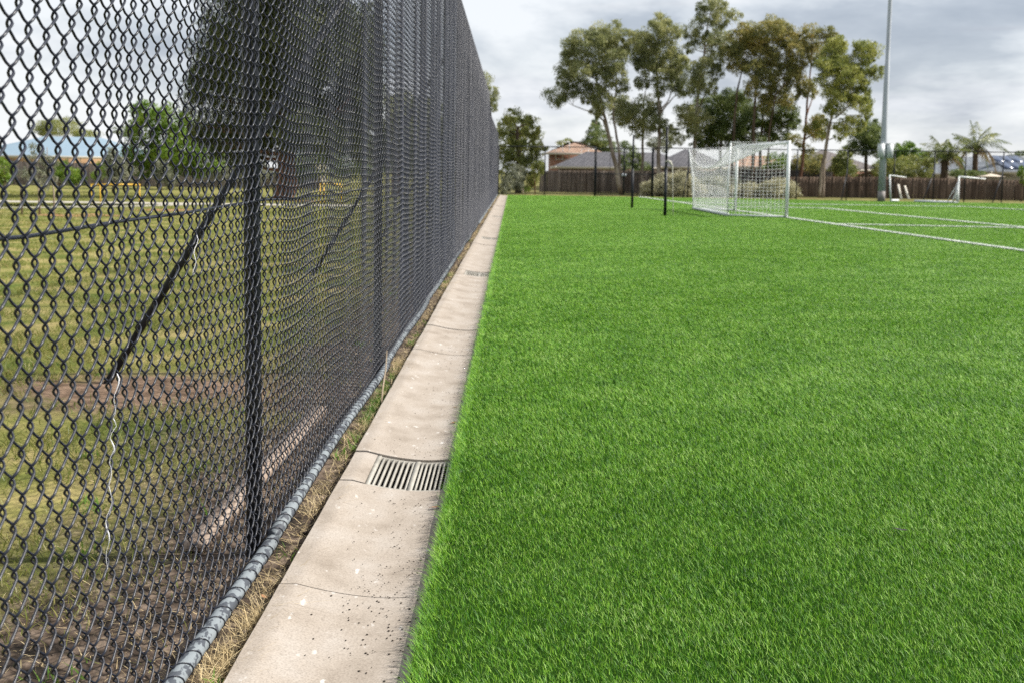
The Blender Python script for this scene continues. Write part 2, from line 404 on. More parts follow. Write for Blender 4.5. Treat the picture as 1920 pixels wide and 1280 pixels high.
def tile_material(name, c1, c2, rows=3.2, bump=0.5):
    Mx = bpy.data.materials.new(name); Mx.use_nodes = True
    t = Mx.node_tree; L = t.links.new; bs = t.nodes['Principled BSDF']; bs.inputs['Roughness'].default_value = 0.7
    geo = N(t, 'ShaderNodeNewGeometry'); sep = N(t, 'ShaderNodeSeparateXYZ'); L(geo.outputs['Position'], sep.inputs[0])
    ad = N(t, 'ShaderNodeCombineXYZ'); L(sep.outputs[0], ad.inputs[0])
    k = N(t, 'ShaderNodeMath', operation='MULTIPLY'); k.inputs[1].default_value = 2.4; L(sep.outputs[2], k.inputs[0]); L(k.outputs[0], ad.inputs[1])
    br = N(t, 'ShaderNodeTexBrick'); br.inputs['Scale'].default_value = rows/3.2; br.inputs['Mortar Size'].default_value = 0.03
    br.inputs['Brick Width'].default_value = 0.34; br.inputs['Row Height'].default_value = 0.32
    br.inputs['Color1'].default_value = (*c1, 1); br.inputs['Color2'].default_value = (*c2, 1); br.inputs['Mortar'].default_value = (c1[0]*.35, c1[1]*.35, c1[2]*.35, 1)
    L(ad.outputs[0], br.inputs['Vector']); L(br.outputs['Color'], bs.inputs['Base Color'])
    return Mx
def brick_material(name, c1, c2):
    Mx = bpy.data.materials.new(name); Mx.use_nodes = True
    t = Mx.node_tree; L = t.links.new; bs = t.nodes['Principled BSDF']; bs.inputs['Roughness'].default_value = 0.85
    geo = N(t, 'ShaderNodeNewGeometry'); sep = N(t, 'ShaderNodeSeparateXYZ'); L(geo.outputs['Position'], sep.inputs[0])
    s2 = N(t, 'ShaderNodeMath', operation='ADD'); L(sep.outputs[0], s2.inputs[0]); L(sep.outputs[1], s2.inputs[1])
    ad = N(t, 'ShaderNodeCombineXYZ'); L(s2.outputs[0], ad.inputs[0]); L(sep.outputs[2], ad.inputs[1])
    br = N(t, 'ShaderNodeTexBrick'); br.inputs['Scale'].default_value = 1.0; br.inputs['Mortar Size'].default_value = 0.008
    br.inputs['Brick Width'].default_value = 0.24; br.inputs['Row Height'].default_value = 0.086
    br.inputs['Color1'].default_value = (*c1, 1); br.inputs['Color2'].default_value = (*c2, 1); br.inputs['Mortar'].default_value = (.3, .27, .24, 1)
    L(ad.outputs[0], br.inputs['Vector']); L(br.outputs['Color'], bs.inputs['Base Color'])
    return Mx
M['tile_dark'] = tile_material('slate_grey_tiles', (0.075, 0.072, 0.082), (0.115, 0.11, 0.12))
M['tile_tan'] = tile_material('tan_tiles', (0.36, 0.22, 0.145), (0.44, 0.29, 0.20))
M['tile_brown'] = tile_material('brown_grey_tiles', (0.13, 0.11, 0.105), (0.18, 0.155, 0.15))
M['tile_blue'] = tile_material('blue_grey_tiles', (0.13, 0.15, 0.175), (0.17, 0.19, 0.215))
M['metal_blue'] = material('pale_blue_metal_roof', (0.19, 0.275, 0.345), (0.22, 0.305, 0.375), 0.4, 0.5)
M['brick_red'] = brick_material('red_brick', (0.26, 0.10, 0.055), (0.34, 0.145, 0.08))
M['brick_tan'] = brick_material('orange_brick', (0.40, 0.22, 0.095), (0.48, 0.29, 0.14))
M['brick_brown'] = brick_material('brown_brick', (0.17, 0.10, 0.07), (0.24, 0.15, 0.105))
M['fascia'] = material('cream_fascia', (0.50, 0.46, 0.39), rough=0.6)
M['cream'] = material('cream_render', (0.52, 0.46, 0.38), (0.6, 0.54, 0.46), 1.0, 0.8)
M['glass'] = material('window_glass', (0.05, 0.06, 0.07), (0.10, 0.115, 0.13), 0.6, 0.12, 0.7)
M['window_frame'] = material('pale_window_frame', (0.55, 0.56, 0.56), rough=0.5)
M['solar'] = material('solar_cell', (0.06, 0.085, 0.15), (0.10, 0.13, 0.21), 0.7, 0.2, 0.8)
M['solar_frame'] = material('solar_frame', (0.5, 0.52, 0.54), rough=0.4, metal=0.4)
M['yellow'] = material('yellow_paint', (0.62, 0.36, 0.02), (0.68, 0.42, 0.03), 5.0, 0.45)
M['stake'] = material('raw_timber_stake', (0.20, 0.15, 0.10), (0.30, 0.23, 0.16), 5.0, 0.9)
M['white_board'] = material('white_board', (0.66, 0.60, 0.50), (0.74, 0.70, 0.62), 3.0, 0.8)
M['canvas'] = material('cream_canvas', (0.52, 0.44, 0.34), (0.60, 0.52, 0.42), 1.0, 0.8)
M['rope'] = material('pale_rope', (0.55, 0.53, 0.46), rough=0.9)

# ------------------------------------------------------------------ ground, turf, channel
TZ = -0.008                                  # turf backing
def sheet(name, mat, pts, z, kind='structure'):
    mb = MB(); n = len(pts)
    v = [(p[0], p[1], z) for p in pts]
    c = np.mean(np.array(v), 0)
    mb.add(v + [tuple(c)], None, [(i, (i+1) % n, n) for i in range(n)])
    return tag(mb.build(name, mat), kind=kind)
def blob_sheet(name, mat, cx, cy, rx, ry, z, seed, n=40):
    r = rng(seed); a = np.arange(n)/n*2*np.pi
    k = 1 + sum(r.uniform(.04, .16)*np.cos(j*a+r.uniform(0, 6)) for j in range(2, 8))
    return sheet(name, mat, np.stack([cx+rx*k*np.cos(a), cy+ry*k*np.sin(a)], 1), z)
GZ = -0.05
g = MB()                                   # one sheet, left open under the drain channel
xs = np.array([-700, -300, -60, -8, -0.74, -0.25, 20, 90, 300, 700.0]); ys = np.array([-100, -4, 5, 20, 68.4, 120, 400, 1300.0])
gx, gy = np.meshgrid(xs, ys)
idx = np.arange(80-8*0)[:len(xs)*len(ys)].reshape(len(ys), len(xs))
gq = np.stack([idx[:-1, :-1], idx[:-1, 1:], idx[1:, 1:], idx[1:, :-1]], -1)
keep_ = np.ones(gq.shape[:2], bool); keep_[1:4, 4] = False
g.add(np.stack([gx.ravel(), gy.ravel(), np.full(gx.size, GZ)], 1), gq[keep_])
tag(g.build('ground', M['ground']), kind='structure')
FENCE_END = 68.6
def farY(x):                                 # far boundary fence line
    return 68.9 - 0.125*x
sheet('turf_field', M['turf_base'], [(-0.2585, -3), (60, -3), (60, farY(60)-.7), (-0.2585, farY(0)-.7)], TZ)
sheet('footpath', M['footpath'], [(-60, 40.2), (-11, 44.0), (-5, 44.6), (-5, 46.3), (-11, 45.9), (-60, 42.6)], GZ+.006)
sheet('footpath', M['footpath'], [(-60, 31.8), (-18.0, 35.2), (-13, 40.4), (-11.4, 44.0), (-12.6, 43.9), (-14.2, 41.2), (-18.4, 36.4), (-60, 33.2)], GZ+.010)
for k, (x, y, rx, ry) in enumerate([(-12.2, 33.0, 1.25, 0.9), (-11.0, 37.8, 1.3, .9), (-9.2, 50.5, 1.6, 1.1)]):
    blob_sheet('mulch_patch', M['mulch'], x, y, rx, ry, GZ+.008, 20+k)

# spoon drain: slabs with joints, a slot left for each grate
XL, XR = -0.755, -0.255
def chz(x):
    x = np.asarray(x, float)
    u = (x+0.40)/0.30
    z = -0.052 + 0.044*np.clip(np.abs(u)**1.8, 0, 1.0)
    return np.where(x < -0.70, -0.008, z)
GX0, GX1 = -0.645, -0.268
grates = [(5.13, 5.66), (15.75, 16.42), (24.3, 24.95), (36.2, 36.85), (47.0, 47.6)]
joints = [-3, -0.2, 1.9, 3.80, 5.13, 5.66, 7.35, 9.0, 10.4, 12.2, 13.9, 15.75, 16.42, 18.4, 20.4, 22.4, 24.3, 24.95, 27, 29, 31, 33, 35, 36.2, 36.85, 39, 41, 43, 45, 47.0, 47.6, 50, 53, 56, 59, 62, 65, 68.0]
ch = MB(); rj = rng(11)
for a, b in zip(joints[:-1], joints[1:]):
    isg = any(abs(a-q[0]) < 1e-6 for q in grates)
    xr = np.linspace(XL, XR, 29) if not isg else np.linspace(XL, GX0, 7)
    ny = max(2, int((b-a)/0.25)+1)
    yy = np.linspace(a+.007, b-.007, ny)
    X, Y = np.meshgrid(xr, yy)
    ed = (np.sin(Y*1.3)*.003 + np.sin(Y*7.1+1)*.0015 + np.sin(Y*23.0)*.0012)*(X < XL+.01)
    dz = rj.uniform(-.003, .003)
    Z = chz(X) + dz
    nx = len(xr); ii = np.arange(nx*ny).reshape(ny, nx)
    ch.add(np.stack([X+ed, Y, Z], -1).reshape(-1, 3), np.stack([ii[:-1, :-1], ii[:-1, 1:], ii[1:, 1:], ii[1:, :-1]], -1))
    # sides of the slab
    for col in (0, nx-1):
        top = np.stack([X[:, col]+ed[:, col], Y[:, col], Z[:, col]], -1); bot = top.copy(); bot[:, 2] = GZ-.05
        k = np.arange(ny)
        ch.add(np.concatenate([top, bot]), np.stack([k[:-1], k[1:], k[1:]+ny, k[:-1]+ny], -1))
    for row in (0, ny-1):
        top = np.stack([X[row], Y[row], Z[row]], -1); bot = top.copy(); bot[:, 2] = GZ-.05
        k = np.arange(nx)
        ch.add(np.concatenate([top, bot]), np.stack([k[:-1], k[1:], k[1:]+nx, k[:-1]+nx], -1))
tag(ch.build('drain_channel', M['concrete'], smooth=False), kind='structure')

def drain_grate(y0, y1, label):
    cx, cy = (GX0+GX1)/2, (y0+y1)/2
    t = thing('drain_grate', label, 'drain grate', (cx, cy, -0.04), 'grates set along the concrete drain')
    zc = lambda x: float(chz(x)) - 0.004
    mid = -0.445
    fr = MB()
    for x, w in ((GX0+.010, .020), (mid, .022), (GX1-.008, .016)):
        fr.box((x-w/2, y0+.004, zc(x)-.03), (x+w/2, y1-.004, zc(x)))
    n = 24
    for ya, yb in ((y0+.004, y0+.020), (y1-.020, y1-.004)):
        xs_ = np.linspace(GX0+.02, GX1-.016, n)
        for xa, xb in zip(xs_[:-1], xs_[1:]):
            za, zb = zc(xa)-.003, zc(xb)-.003
            v = [(xa, ya, za-.02), (xb, ya, zb-.02), (xb, yb, zb-.02), (xa, yb, za-.02), (xa, ya, za), (xb, ya, zb), (xb, yb, zb), (xa, yb, za)]
            fr.add(v, [(4, 5, 6, 7), (0, 1, 5, 4), (2, 3, 7, 6)])
    fr.build('frame', M['grate'], t)
    for a, b, k in ((GX0+.02, mid-.011, 7), (mid+.011, GX1-.016, 7)):
        for i in range(k):
            x = a+(b-a)*(i+.62)/k
            mb = MB(); mb.box((x-.0042, y0+.02, zc(x)-.028), (x+.0042, y1-.02, zc(x)-.001))
            mb.build('bar', M['grate'], t)
    pit = MB(); x0, x1, zb = GX0, GX1+.012, -.42
    v = [(x0, y0, zb), (x1, y0, zb), (x1, y1, zb), (x0, y1, zb), (x0, y0, -.078), (x1, y0, -.078), (x1, y1, -.078), (x0, y1, -.078)]
    pit.add(v, [(0, 1, 2, 3), (0, 4, 5, 1), (1, 5, 6, 2), (2, 6, 7, 3), (3, 7, 4, 0)])
    pit.build('pit', M['pit'], t)
for k, (a, b) in enumerate(grates[:4]):
    drain_grate(a, b, ['pale slotted drain grate nearest the camera, beside a concrete slab joint', 'slotted drain grate in the channel, second along from the camera',
                       'slotted drain grate in the channel, third along, looking thin and flat', 'small far slotted drain grate, fourth along the concrete channel'][k])

# ------------------------------------------------------------------ blades
def blades(mb, x, y, z, h, w, lean, r, segs=2, az=None):
    """grass blades: lean (n,2) horizontal offset of the tip in units of height"""
    n = len(x)
    az = r.uniform(0, np.pi, n) if az is None else az
    sx, sy = np.cos(az)*w/2, np.sin(az)*w/2
    b = np.stack([x, y, np.full(n, z) if np.isscalar(z) else z], 1)
    s = np.stack([sx, sy, np.zeros(n)], 1)
    hv = np.stack([lean[:, 0]*h, lean[:, 1]*h, h], 1)
    mid = b + hv*np.array([.38, .38, .55])
    tip = b + hv
    if segs == 2:
        v = np.stack([b-s, b+s, mid+s*.85, mid-s*.85, tip], 1).reshape(-1, 3)
        o = np.arange(n)*5
        mb.add(v, np.stack([o, o+1, o+2, o+3], 1), np.stack([o+3, o+2, o+4], 1))
    else:
        v = np.stack([b-s, b+s, tip+s*.35, tip-s*.35], 1).reshape(-1, 3)
        o = np.arange(n)*4
        mb.add(v, np.stack([o, o+1, o+2, o+3], 1))

# painted lines on the turf: each ((x,y),(x,y),width)
_l = lambda a, b, w: (np.array(a, float), np.array(b, float), w)
LINES = [
    (_l((10.15, 14.0), (7.25, 67.2), .11), 'long white goal line running from the goal to the right edge', 'line'),
    (_l((13.0, 49.3), (15.05, 24.0), .11), 'white line beyond the goal line, parallel to it', 'line'),
    (_l((9.22, 33.25), (14.30, 32.4), .10), 'short white cross line joining two long pitch lines', 'line'),
    (_l((8.35, 49.5), (13.05, 49.35), .06), 'faint far cross line behind the goal net', 'line'),
    (_l((8.0, 55.9), (21.0, 55.2), .06), 'faint pitch line well behind the goal', 'line'),
    (_l((21.2, 56.0), (23.2, 47.0), .06), 'faint slanting pitch line towards the right edge', 'line'),
]
def on_line(x, y):
    m_ = np.zeros(len(x), bool)
    for (a, b, w), _, _ in LINES:
        d = (b-a)/np.linalg.norm(b-a); L_ = np.linalg.norm(b-a)
        px, py = x-a[0], y-a[1]
        s_ = px*d[0]+py*d[1]; t_ = np.abs(px*d[1]-py*d[0])
        m_ |= (s_ > 0) & (s_ < L_) & (t_ < w/2)
    return m_

def nap(x, y):                               # slow variation in which way the pile lies
    a = np.sin(x*.9+.3*y+.5)+np.sin(y*1.3-.6*x+2)+np.sin(x*2.3+y*1.7)*.6+np.sin(y*.37+x*.21)*.8
    b = np.cos(x*1.1-.4*y)+np.sin(y*.8+1.2)+np.cos(x*1.9-y*2.1)*.6
    return a*.10, b*.10

r = rng(1)
tb = MB()
edges = np.geomspace(2.2, 67.6, 40)
for a, b in zip(edges[:-1], edges[1:]):
    zc_ = (a+b)/2
    dens = 23000*min(1.0, (4.0/zc_))**1.25
    x1 = min(0.46*b+1.5, 34)
    n = int(dens*(b-a)*(x1+0.27))
    x = r.uniform(-.268, x1, n); y = r.uniform(a, b, n)
    ne = int(n*.05/(x1+.27)); x[:ne] = r.uniform(-.270, -.22, ne)      # thicker along the cut edge
    keep = ~on_line(x, y) & (y < farY(x)-.75)
    x, y = x[keep], y[keep]; n = len(x)
    k = (max(1.0, zc_/4.0))**0.80
    h = r.uniform(.008, .020, n)*min(k, 1.4); w = r.uniform(.0009, .0018, n)*k
    nx_, ny_ = nap(x, y)
    lay = np.clip((y-3)/30, 0, 1)                      # the pile lies flatter out on the field than by the kerb
    lean = np.stack([-.30-.6*lay+nx_*.8+r.normal(0, .62, n), .12+ny_*.8+r.normal(0, .62, n)], 1)
    edge = np.clip((-.20-x)/.07, 0, 1)
    lean[:, 0] -= edge*.6
    h = h*(1+.45*edge)
    flat = r.uniform(0, 1, n) < .08
    lean[flat] *= 2.0
    h = np.where(flat, h*.62, h)*(1-.35*lay)
    az = np.arctan2(lean[:, 1], lean[:, 0])+np.pi/2+r.normal(0, .5, n)
    blades(tb, x, y, TZ, h, w, lean, r, 2 if zc_ < 14 else 1, az)
tb_ = MB(); yy = np.linspace(-3, 68, 300)
ex = -.262+.003*np.sin(yy*5.1)+.002*np.sin(yy*13)
tb_.add(np.concatenate([np.stack([ex, yy, np.full(300, TZ-.001)], 1), np.stack([ex+.002, yy, np.full(300, -.075)], 1)]), [(i, i+1, i+301, i+300) for i in range(299)])
tag(tb_.build('turf_backing_edge', M['turf_base']), kind='structure')
tag(tb.build('turf_pile', M['turf_blade']), 'bright green synthetic turf pile covering the pitch', 'turf', kind='stuff')
# pale stray fibres
for (a, b, w), lab, cat in LINES:
    mb = MB(); L_ = np.linalg.norm(b-a); d = (b-a)/L_; p = np.array([d[1], -d[0]])
    n = int(L_*330)
    s_ = r.uniform(0, L_, n); t_ = r.uniform(-w/2, w/2, n)
    q = a[None]+d[None]*s_[:, None]+p[None]*t_[:, None]
    ln = r.normal(0, .35, (n, 2)); ln[:, 0] -= .3
    blades(mb, q[:, 0], q[:, 1], TZ, r.uniform(.032, .046, n), r.uniform(.012, .02, n), ln, r, 1)
    c4 = [a+p*w/2, b+p*w/2, b-p*w/2, a-p*w/2]
    mb.add([(c[0], c[1], TZ+.022) for c in c4], [(0, 1, 2, 3)])
    tag(mb.build('line_marking', M['line_fibre']), kind='structure')

# rough lawn left of the fence and strip behind the far end
r = rng(2)
lb = MB()
edges = np.geomspace(1.6, 60, 26)
for a, b in zip(edges[:-1], edges[1:]):
    zc_ = (a+b)/2
    x0 = -(0.47*b+1.2)
    n = int(9500*min(1, 3.0/zc_)**1.5*(b-a)*(-x0-.9))
    x = r.uniform(x0, -.96, n); y = r.uniform(a, b, n)
    cl = np.sin(x*3.1+np.sin(y*2.2)*1.4)+np.sin(y*4.3+x*1.7)+np.sin(x*7.7-y*5.1)*.7
    pr = np.clip(.45+.28*cl, .03, 1)*np.clip((-1.0-x)/1.3, .04, 1)
    soil = ((x+2.35)/.95)**2+((y-7.35)/.68)**2 < r.uniform(.3, 1.2, n)
    pathm = (np.abs(y-(44.9+.075*(x+5))) < 1.3)
    keep = (r.uniform(0, 1, n) < pr) & ~soil & ~pathm
    x, y = x[keep], y[keep]; n = len(x)
    k = max(1, zc_/4)**.8
    blades(lb, x, y, GZ, r.uniform(.012, .05, n)*min(k, 1.2), r.uniform(.0022, .0046, n)*k, r.normal(0, .9, (n, 2)), r, 2 if zc_ < 9 else 1)
tag(lb.build('lawn_grass', M['lawn_blade']), 'patchy green and straw grass behind the tall fence', 'grass', kind='stuff')

# straw and weeds between the bottom rail and the channel, and litter behind the fence
r = rng(3)
sb = MB()
for k in range(310):
    y = 2.2*np.exp(r.uniform(0, 1)*np.log(64/2.2)); 
    x = r.uniform(-.845, -.765)
    n = int(r.integers(8, 40)); dens_ = .2+.8*(math.sin(y*2.4)+math.sin(y*5.3+1) > -.2)
    n = int(n*dens_)
    sc = max(1, y/9)**.55
    bx = x+r.normal(0, .022, n); by = y+r.normal(0, .06*sc, n)
    blades(sb, bx, by, GZ, r.uniform(.02, .07, n)*min(sc, 1.3), r.uniform(.0012, .0026, n)*sc, r.normal(0, 1.5, (n, 2)), r)
n = 14000                                    # flat litter behind
y = 1.7*np.exp(r.uniform(0, 1, n)*np.log(30/1.7)); x = np.where(r.uniform(0, 1, n) < .25, r.uniform(-.85, -.765, n), -.93-np.abs(r.normal(0, .65, n)))
blades(sb, x, y, GZ+.004, r.uniform(.003, .012, n), r.uniform(.0012, .0028, n)*np.maximum(1, y/6), r.normal(0, 4.0, (n, 2)), r)
tag(sb.build('dry_grass', M['straw']), 'dry straw tufts and litter along the fence foot', 'dry grass', kind='stuff')
wb = MB()
for k in range(70):
    y = 2.2*np.exp(r.uniform(0, 1)*np.log(30/2.2))
    x = r.uniform(-.84, -.77) if k % 3 == 0 else -1.15-abs(r.normal(0, .9))
    n = int(r.integers(10, 30)); s_ = r.uniform(.015, .05)
    blades(wb, x+r.normal(0, s_, n), y+r.normal(0, s_*1.4, n), GZ, r.uniform(.015, .055, n), r.uniform(.004, .011, n), r.normal(0, .9, (n, 2)), r)
for k in range(60):                         # mossy green strip beside the channel near the second post
    n = 26; y = r.normal(7.0, .55); x = r.uniform(-.84, -.765)
    blades(wb, x+r.normal(0, .02, n), y+r.normal(0, .04, n), GZ, r.uniform(.008, .03, n), r.uniform(.002, .004, n), r.normal(0, 1.2, (n, 2)), r)
tag(wb.build('weeds', M['weed']), 'low green weeds scattered around the fence foot', 'weeds', kind='stuff')

# specks on the channel
r = rng(5)
n = 1500
y = 2.3*np.exp(r.beta(1, 1.6, n)*np.log(22/2.3)); x = np.clip(-.285-np.abs(r.normal(0, .14, n)), -.74, -.28)
cl = .6*np.sin(y*3.7)+.6*np.sin(y*1.3+2)+r.normal(0, .9, n)
keep = (cl > -.2) & ~np.any([(y > q[0]-.02) & (y < q[1]+.02) for q in grates], axis=0)
x, y = x[keep], y[keep]
db = MB()
ico = np.array([(0, 0, 1), (1, 0, 0), (0, 1, 0), (-1, 0, 0), (0, -1, 0), (0, 0, -1)], float)
it = np.array([(0, 1, 2), (0, 2, 3), (0, 3, 4), (0, 4, 1), (5, 2, 1), (5, 3, 2), (5, 4, 3), (5, 1, 4)])
for xx, yy in zip(x, y):
    s_ = r.uniform(.0012, .0034)*np.array([r.uniform(.8, 1.7), r.uniform(.8, 1.7), .8])
    db.add(ico*s_+np.array([xx, yy, float(chz(xx))+.003]), None, it)
tag(db.build('debris', M['debris']), 'tiny dark pellets scattered over the concrete channel', 'debris', kind='stuff')

rc = rng(77)                                # clods and small stones in the bare soil strip
n = 2600
y = 1.7*np.exp(rc.uniform(0, 1, n)*np.log(26/1.7)); x = np.where(rc.uniform(0, 1, n) < .22, rc.uniform(-.845, -.768, n), -.93-np.abs(rc.normal(0, .55, n)))
cb = MB()
for xx, yy in zip(x, y):
    s_ = min(.013, rc.lognormal(-5.6, .5))*max(1, yy/8)*np.array([rc.uniform(.8, 1.5), rc.uniform(.8, 1.5), .75])
    a_ = rc.uniform(0, 6.28); R_ = np.array([[math.cos(a_), -math.sin(a_), 0], [math.sin(a_), math.cos(a_), 0], [0, 0, 1]])
    cb.add((ico*(1+rc.normal(0, .18, (6, 1)))*s_) @ R_.T+np.array([xx, yy, GZ+s_[2]*.3]), None, it)
tag(cb.build('soil_gravel', M['clod']), 'small clods and stones in the bare soil by the fence', 'soil', kind='stuff')

def dead_leaf(x, y, z, s, rz, label, mat='leaf_dead'):
    mb = MB()
    u = np.linspace(-1, 1, 9); wd = np.sqrt(np.clip(1-u**2, 0.02, 1))*.34
    v = []
    for a, w_ in zip(u, wd):
        for j in (-1, 0, 1):
            v.append((a*s, j*w_*s, s*(.10*a*a+.10*abs(j)+.02)))
    q = [(i*3+j, i*3+j+1, i*3+j+4, i*3+j+3) for i in range(8) for j in (0, 1)]
    c_, s_ = math.cos(rz), math.sin(rz)
    v = [(a*c_-b*s_, a*s_+b*c_, c) for a, b, c in v]
    mb.add(v, q)
    mb.tube([(-s*c_, -s*s_, s*.12), (-s*1.5*c_, -s*1.5*s_, s*.16)], s*.03, 4)
    o = mb.build('dead_leaf', M[mat], origin=None)
    o.location = (x, y, z)
    return tag(o, label, 'leaf', 'dead leaves lying about')
dead_leaf(-.315, 6.50, -.042, .024, 1.0, 'curled tan leaf on the channel against the turf edge')
dead_leaf(-.305, 4.83, -.042, .022, .5, 'dark reddish leaf on the turf edge just before the nearest grate')
dead_leaf(-.325, 6.95, -.044, .015, .3, 'small pale brown leaf at the turf edge, farthest of the channel leaves')
dead_leaf(-.79, 2.98, GZ+.012, .024, .9, 'rust coloured leaf on the soil in the bottom corner beside the channel')
dead_leaf(-.80, 3.75, GZ+.012, .020, 2.2, 'tan leaf on the soil strip below the nearest fence post')
dead_leaf(1.52, 4.42, .014, .026, -.5, 'dark grey curled leaf lying alone on the turf', 'twig_dark')

mb = MB(); mb.tube([(-.83, 7.80, .16), (-.80, 7.45, .09), (-.79, 7.2, .03), (-.775, 6.98, -.03)], [.004, .005, .006, .006], 6)
tag(mb.build('twig', M['twig'], origin=(-.78, 7.0, -.03)), 'thin dry twig leaning against the bottom rail', 'twig')
mb = MB(); mb.beam((-1.155, 4.22, GZ+.026), (-1.10, 6.72, GZ+.03), .085, .038)
tag(mb.build('timber_sleeper', M['plank'], origin=(-1.12, 5.4, GZ)), 'weathered timber plank lying on the soil behind the fence', 'plank')

# ------------------------------------------------------------------ the tall chain-link fence
FX, FH, D = -0.885, 4.15, 0.085
r = rng(7)
def warp(s, z):
    """sideways bulge and row sag of the wire sheet"""
    x = (.011*np.sin(s*2*np.pi/2.1+.7)+.010*np.sin(s*2*np.pi/1.17+2.1+.25*z)+.007*np.sin(s*2*np.pi/.61+.8-.2*z)+.012*np.sin(s*2*np.pi/3.95+z*.6))
    x = .55*x*np.clip(z/1.0, .25, 1)*np.clip((FH-z)/.8, .1, 1)
    x = x + .014*np.clip(1-z/.35, 0, 1)**1.5
    dz = .007*np.sin(s*2*np.pi/1.31+.4)+.003*np.sin(s*2*np.pi/.71+1.1)+.009*np.sin(s*2*np.pi/3.95)
    return x, dz*np.clip(z/.6, 0, 1)*np.clip((FH-z)/.6, 0, 1)
fence = thing('chain_link_fence', 'tall black chain-link fence running along the left of the channel', 'fence', (FX, 35, GZ))
wm = MB()
Z0 = 0.055
half = D/2
nz_ = int((FH-Z0)/half)
def topf(y):
    return 1-.155*np.clip((np.asarray(y, float)-43.2)/1.2, 0, 1)
def pickets(s0, s1, per, k, rad):
    j0, j1 = int(round(s0/half)), int(round(s1/half))
    J = np.arange(j0, j1)
    if len(J) == 0: return
    T = np.arange(nz_*per+1)/per                      # in half-turns
    ph = T[None, :] + (J[:, None] % 2)                # phase
    tri = np.abs(((ph) % 2) - 1)                      # 1..0..1 triangle
    cosw = .5+.5*np.cos(np.pi*ph)
    a = .3*tri+.7*cosw if per >= 3 else tri
    s_ = (J[:, None]+.5)*half + (.5-a)*half*(1+2*.0030/half)
    z_ = Z0+T[None, :]*half+np.zeros_like(s_)
    z_ = z_*topf(s_)
    dep = .0072*np.clip(1.5*np.sin(np.pi*ph), -1, 1)                      # flat spiral: front on one half-turn, back on the next
    bx, dz = warp(s_, z_)
    jit = r.normal(0, .0012, (len(J), 1))
    pts = np.stack([FX+bx+dep, s_+jit, z_+dz], -1)
    if per == 1:
        pts[..., 0] += .0032*np.where((np.arange(nz_+1)[None]+J[:, None]) % 2, 1, -1)*.5
    wm.tubes(pts, rad, k, ref=(1, 0, 0))
pickets(0.9, 4.6, 10, 6, .00275)
pickets(4.6, 9.0, 6, 5, .0029)
pickets(9.0, 18.0, 4, 4, .0034)
pickets(18.0, 68.5, 2, 3, .0040)
posts_y = [4.20+3.94*k for k in range(-1, 17)]
for k, y in enumerate(posts_y):
    mb = MB()
    mb.tube([(FX-.046, y, GZ-.05), (FX-.046, y, FH*float(topf(y))+.03)], .030, 14)
    p_ = mb.build('post', M['pipe'], fence, smooth=True)
for k in range(len(posts_y)-1):
    a, b = posts_y[k], posts_y[k+1]
    n = 12; yy = np.linspace(a+.01, b-.01, n)
    mb = MB(); mb.tube(np.stack([np.full(n, -.868)+.006*np.sin(yy*1.7+k), yy, .020+.010*np.sin(yy*1.1+k*2)], 1), .0245, 14)
    mb.build('bottom_rail', M['rail'], fence, smooth=True)
    mb = MB(); mb.tube([(FX-.02, a, FH*float(topf(a))), (FX-.02, b, FH*float(topf(b)))], .021, 8)
    mb.build('top_rail', M['pipe'], fence, smooth=True)
# loops of wire round the bottom rail (the lowest turn of every second picket)
yl = np.arange(1.6, 30, .0425*1.0)
yl = yl[(np.arange(len(yl)) % 2 == 0)]
a = np.linspace(0, 2*np.pi, 15)
for y in yl:
    k = min(len(posts_y)-2, max(0, int((y-posts_y[0])//3.94)))
    cx, cz = -.868+.006*math.sin(y*1.7+k), .020+.010*math.sin(y*1.1+k*2)
    rr = .0270
    tilt = .020
    pts = np.stack([cx+rr*np.cos(a), y+tilt*np.cos(a+.6), cz+rr*np.sin(a)], 1)
    wm.tube(pts, .0017, 5, caps=False, ref=(0, 1, 0))
# clips of twisted wire holding mesh to the nearest post
for y in posts_y[1:5]:
    for z in (.12, .45, 1.245, 2.1, 2.9, 3.6):
        pts = np.stack([FX-.046+.036*np.cos(a)+.01, y+.036*np.sin(a), z+.012*np.sin(a*2)], 1)
        wm.tube(pts, .0022, 5, caps=False, ref=(0, 0, 1))
wm.build('wire_mesh', M['wire'], fence, smooth=True)
n = 130; yy = np.linspace(.6, 68, n)
mb = MB(); mb.tube(np.stack([np.full(n, FX-.014), yy, 1.245+.006*np.sin(yy*1.9)+.004*np.sin(yy*5)], 1), .0042, 6)
mb.build('tension_wire', M['wire'], fence, smooth=True)
for y in posts_y[2::2]:
    mb = MB(); mb.tube([(-2.66, y-.55, GZ-.03), (FX-.07, y-.03, 2.85)], .026, 12)
    mb.build('stay', M['pipe'], fence, smooth=True)

# frayed white string woven down the mesh
r = rng(9)
pts = [(3.26, 1.18), (3.25, 1.09), (2.95, 1.02), (2.70, .96), (2.58, .91), (2.56, .83), (2.55, .79), (2.53, .73), (2.52, .66), (2.50, .57), (2.485, .478)]
mb = MB()
P3 = []
for (y0, z0), (y1, z1) in zip(pts[4:-1], pts[5:]):
    for f_ in np.linspace(0, 1, 8)[:-1]:
        P3.append((FX+.010+.004*math.sin(len(P3)*1.1), y0+(y1-y0)*f_+.006*math.sin(len(P3)*.7)+r.normal(0, .001), z0+(z1-z0)*f_))
mb.tube(P3, .0004+.0014*np.clip(np.sin(np.arange(len(P3))*.75+.5), 0, 1), 6)
P4 = [(FX+.008+.004*math.sin(i*1.3), 3.26-.01*i*.4+.004*math.sin(i), 1.18-i*.012) for i in range(10)]
P5 = [np.array(p) for p in P4]
m5 = MB(); m5.tube(P5, .0009, 6)
tag(m5.build('white_string', M['string'], origin=(FX, 3.25, 1.1)), 'short curl of white string caught in the mesh above the long one', 'string')
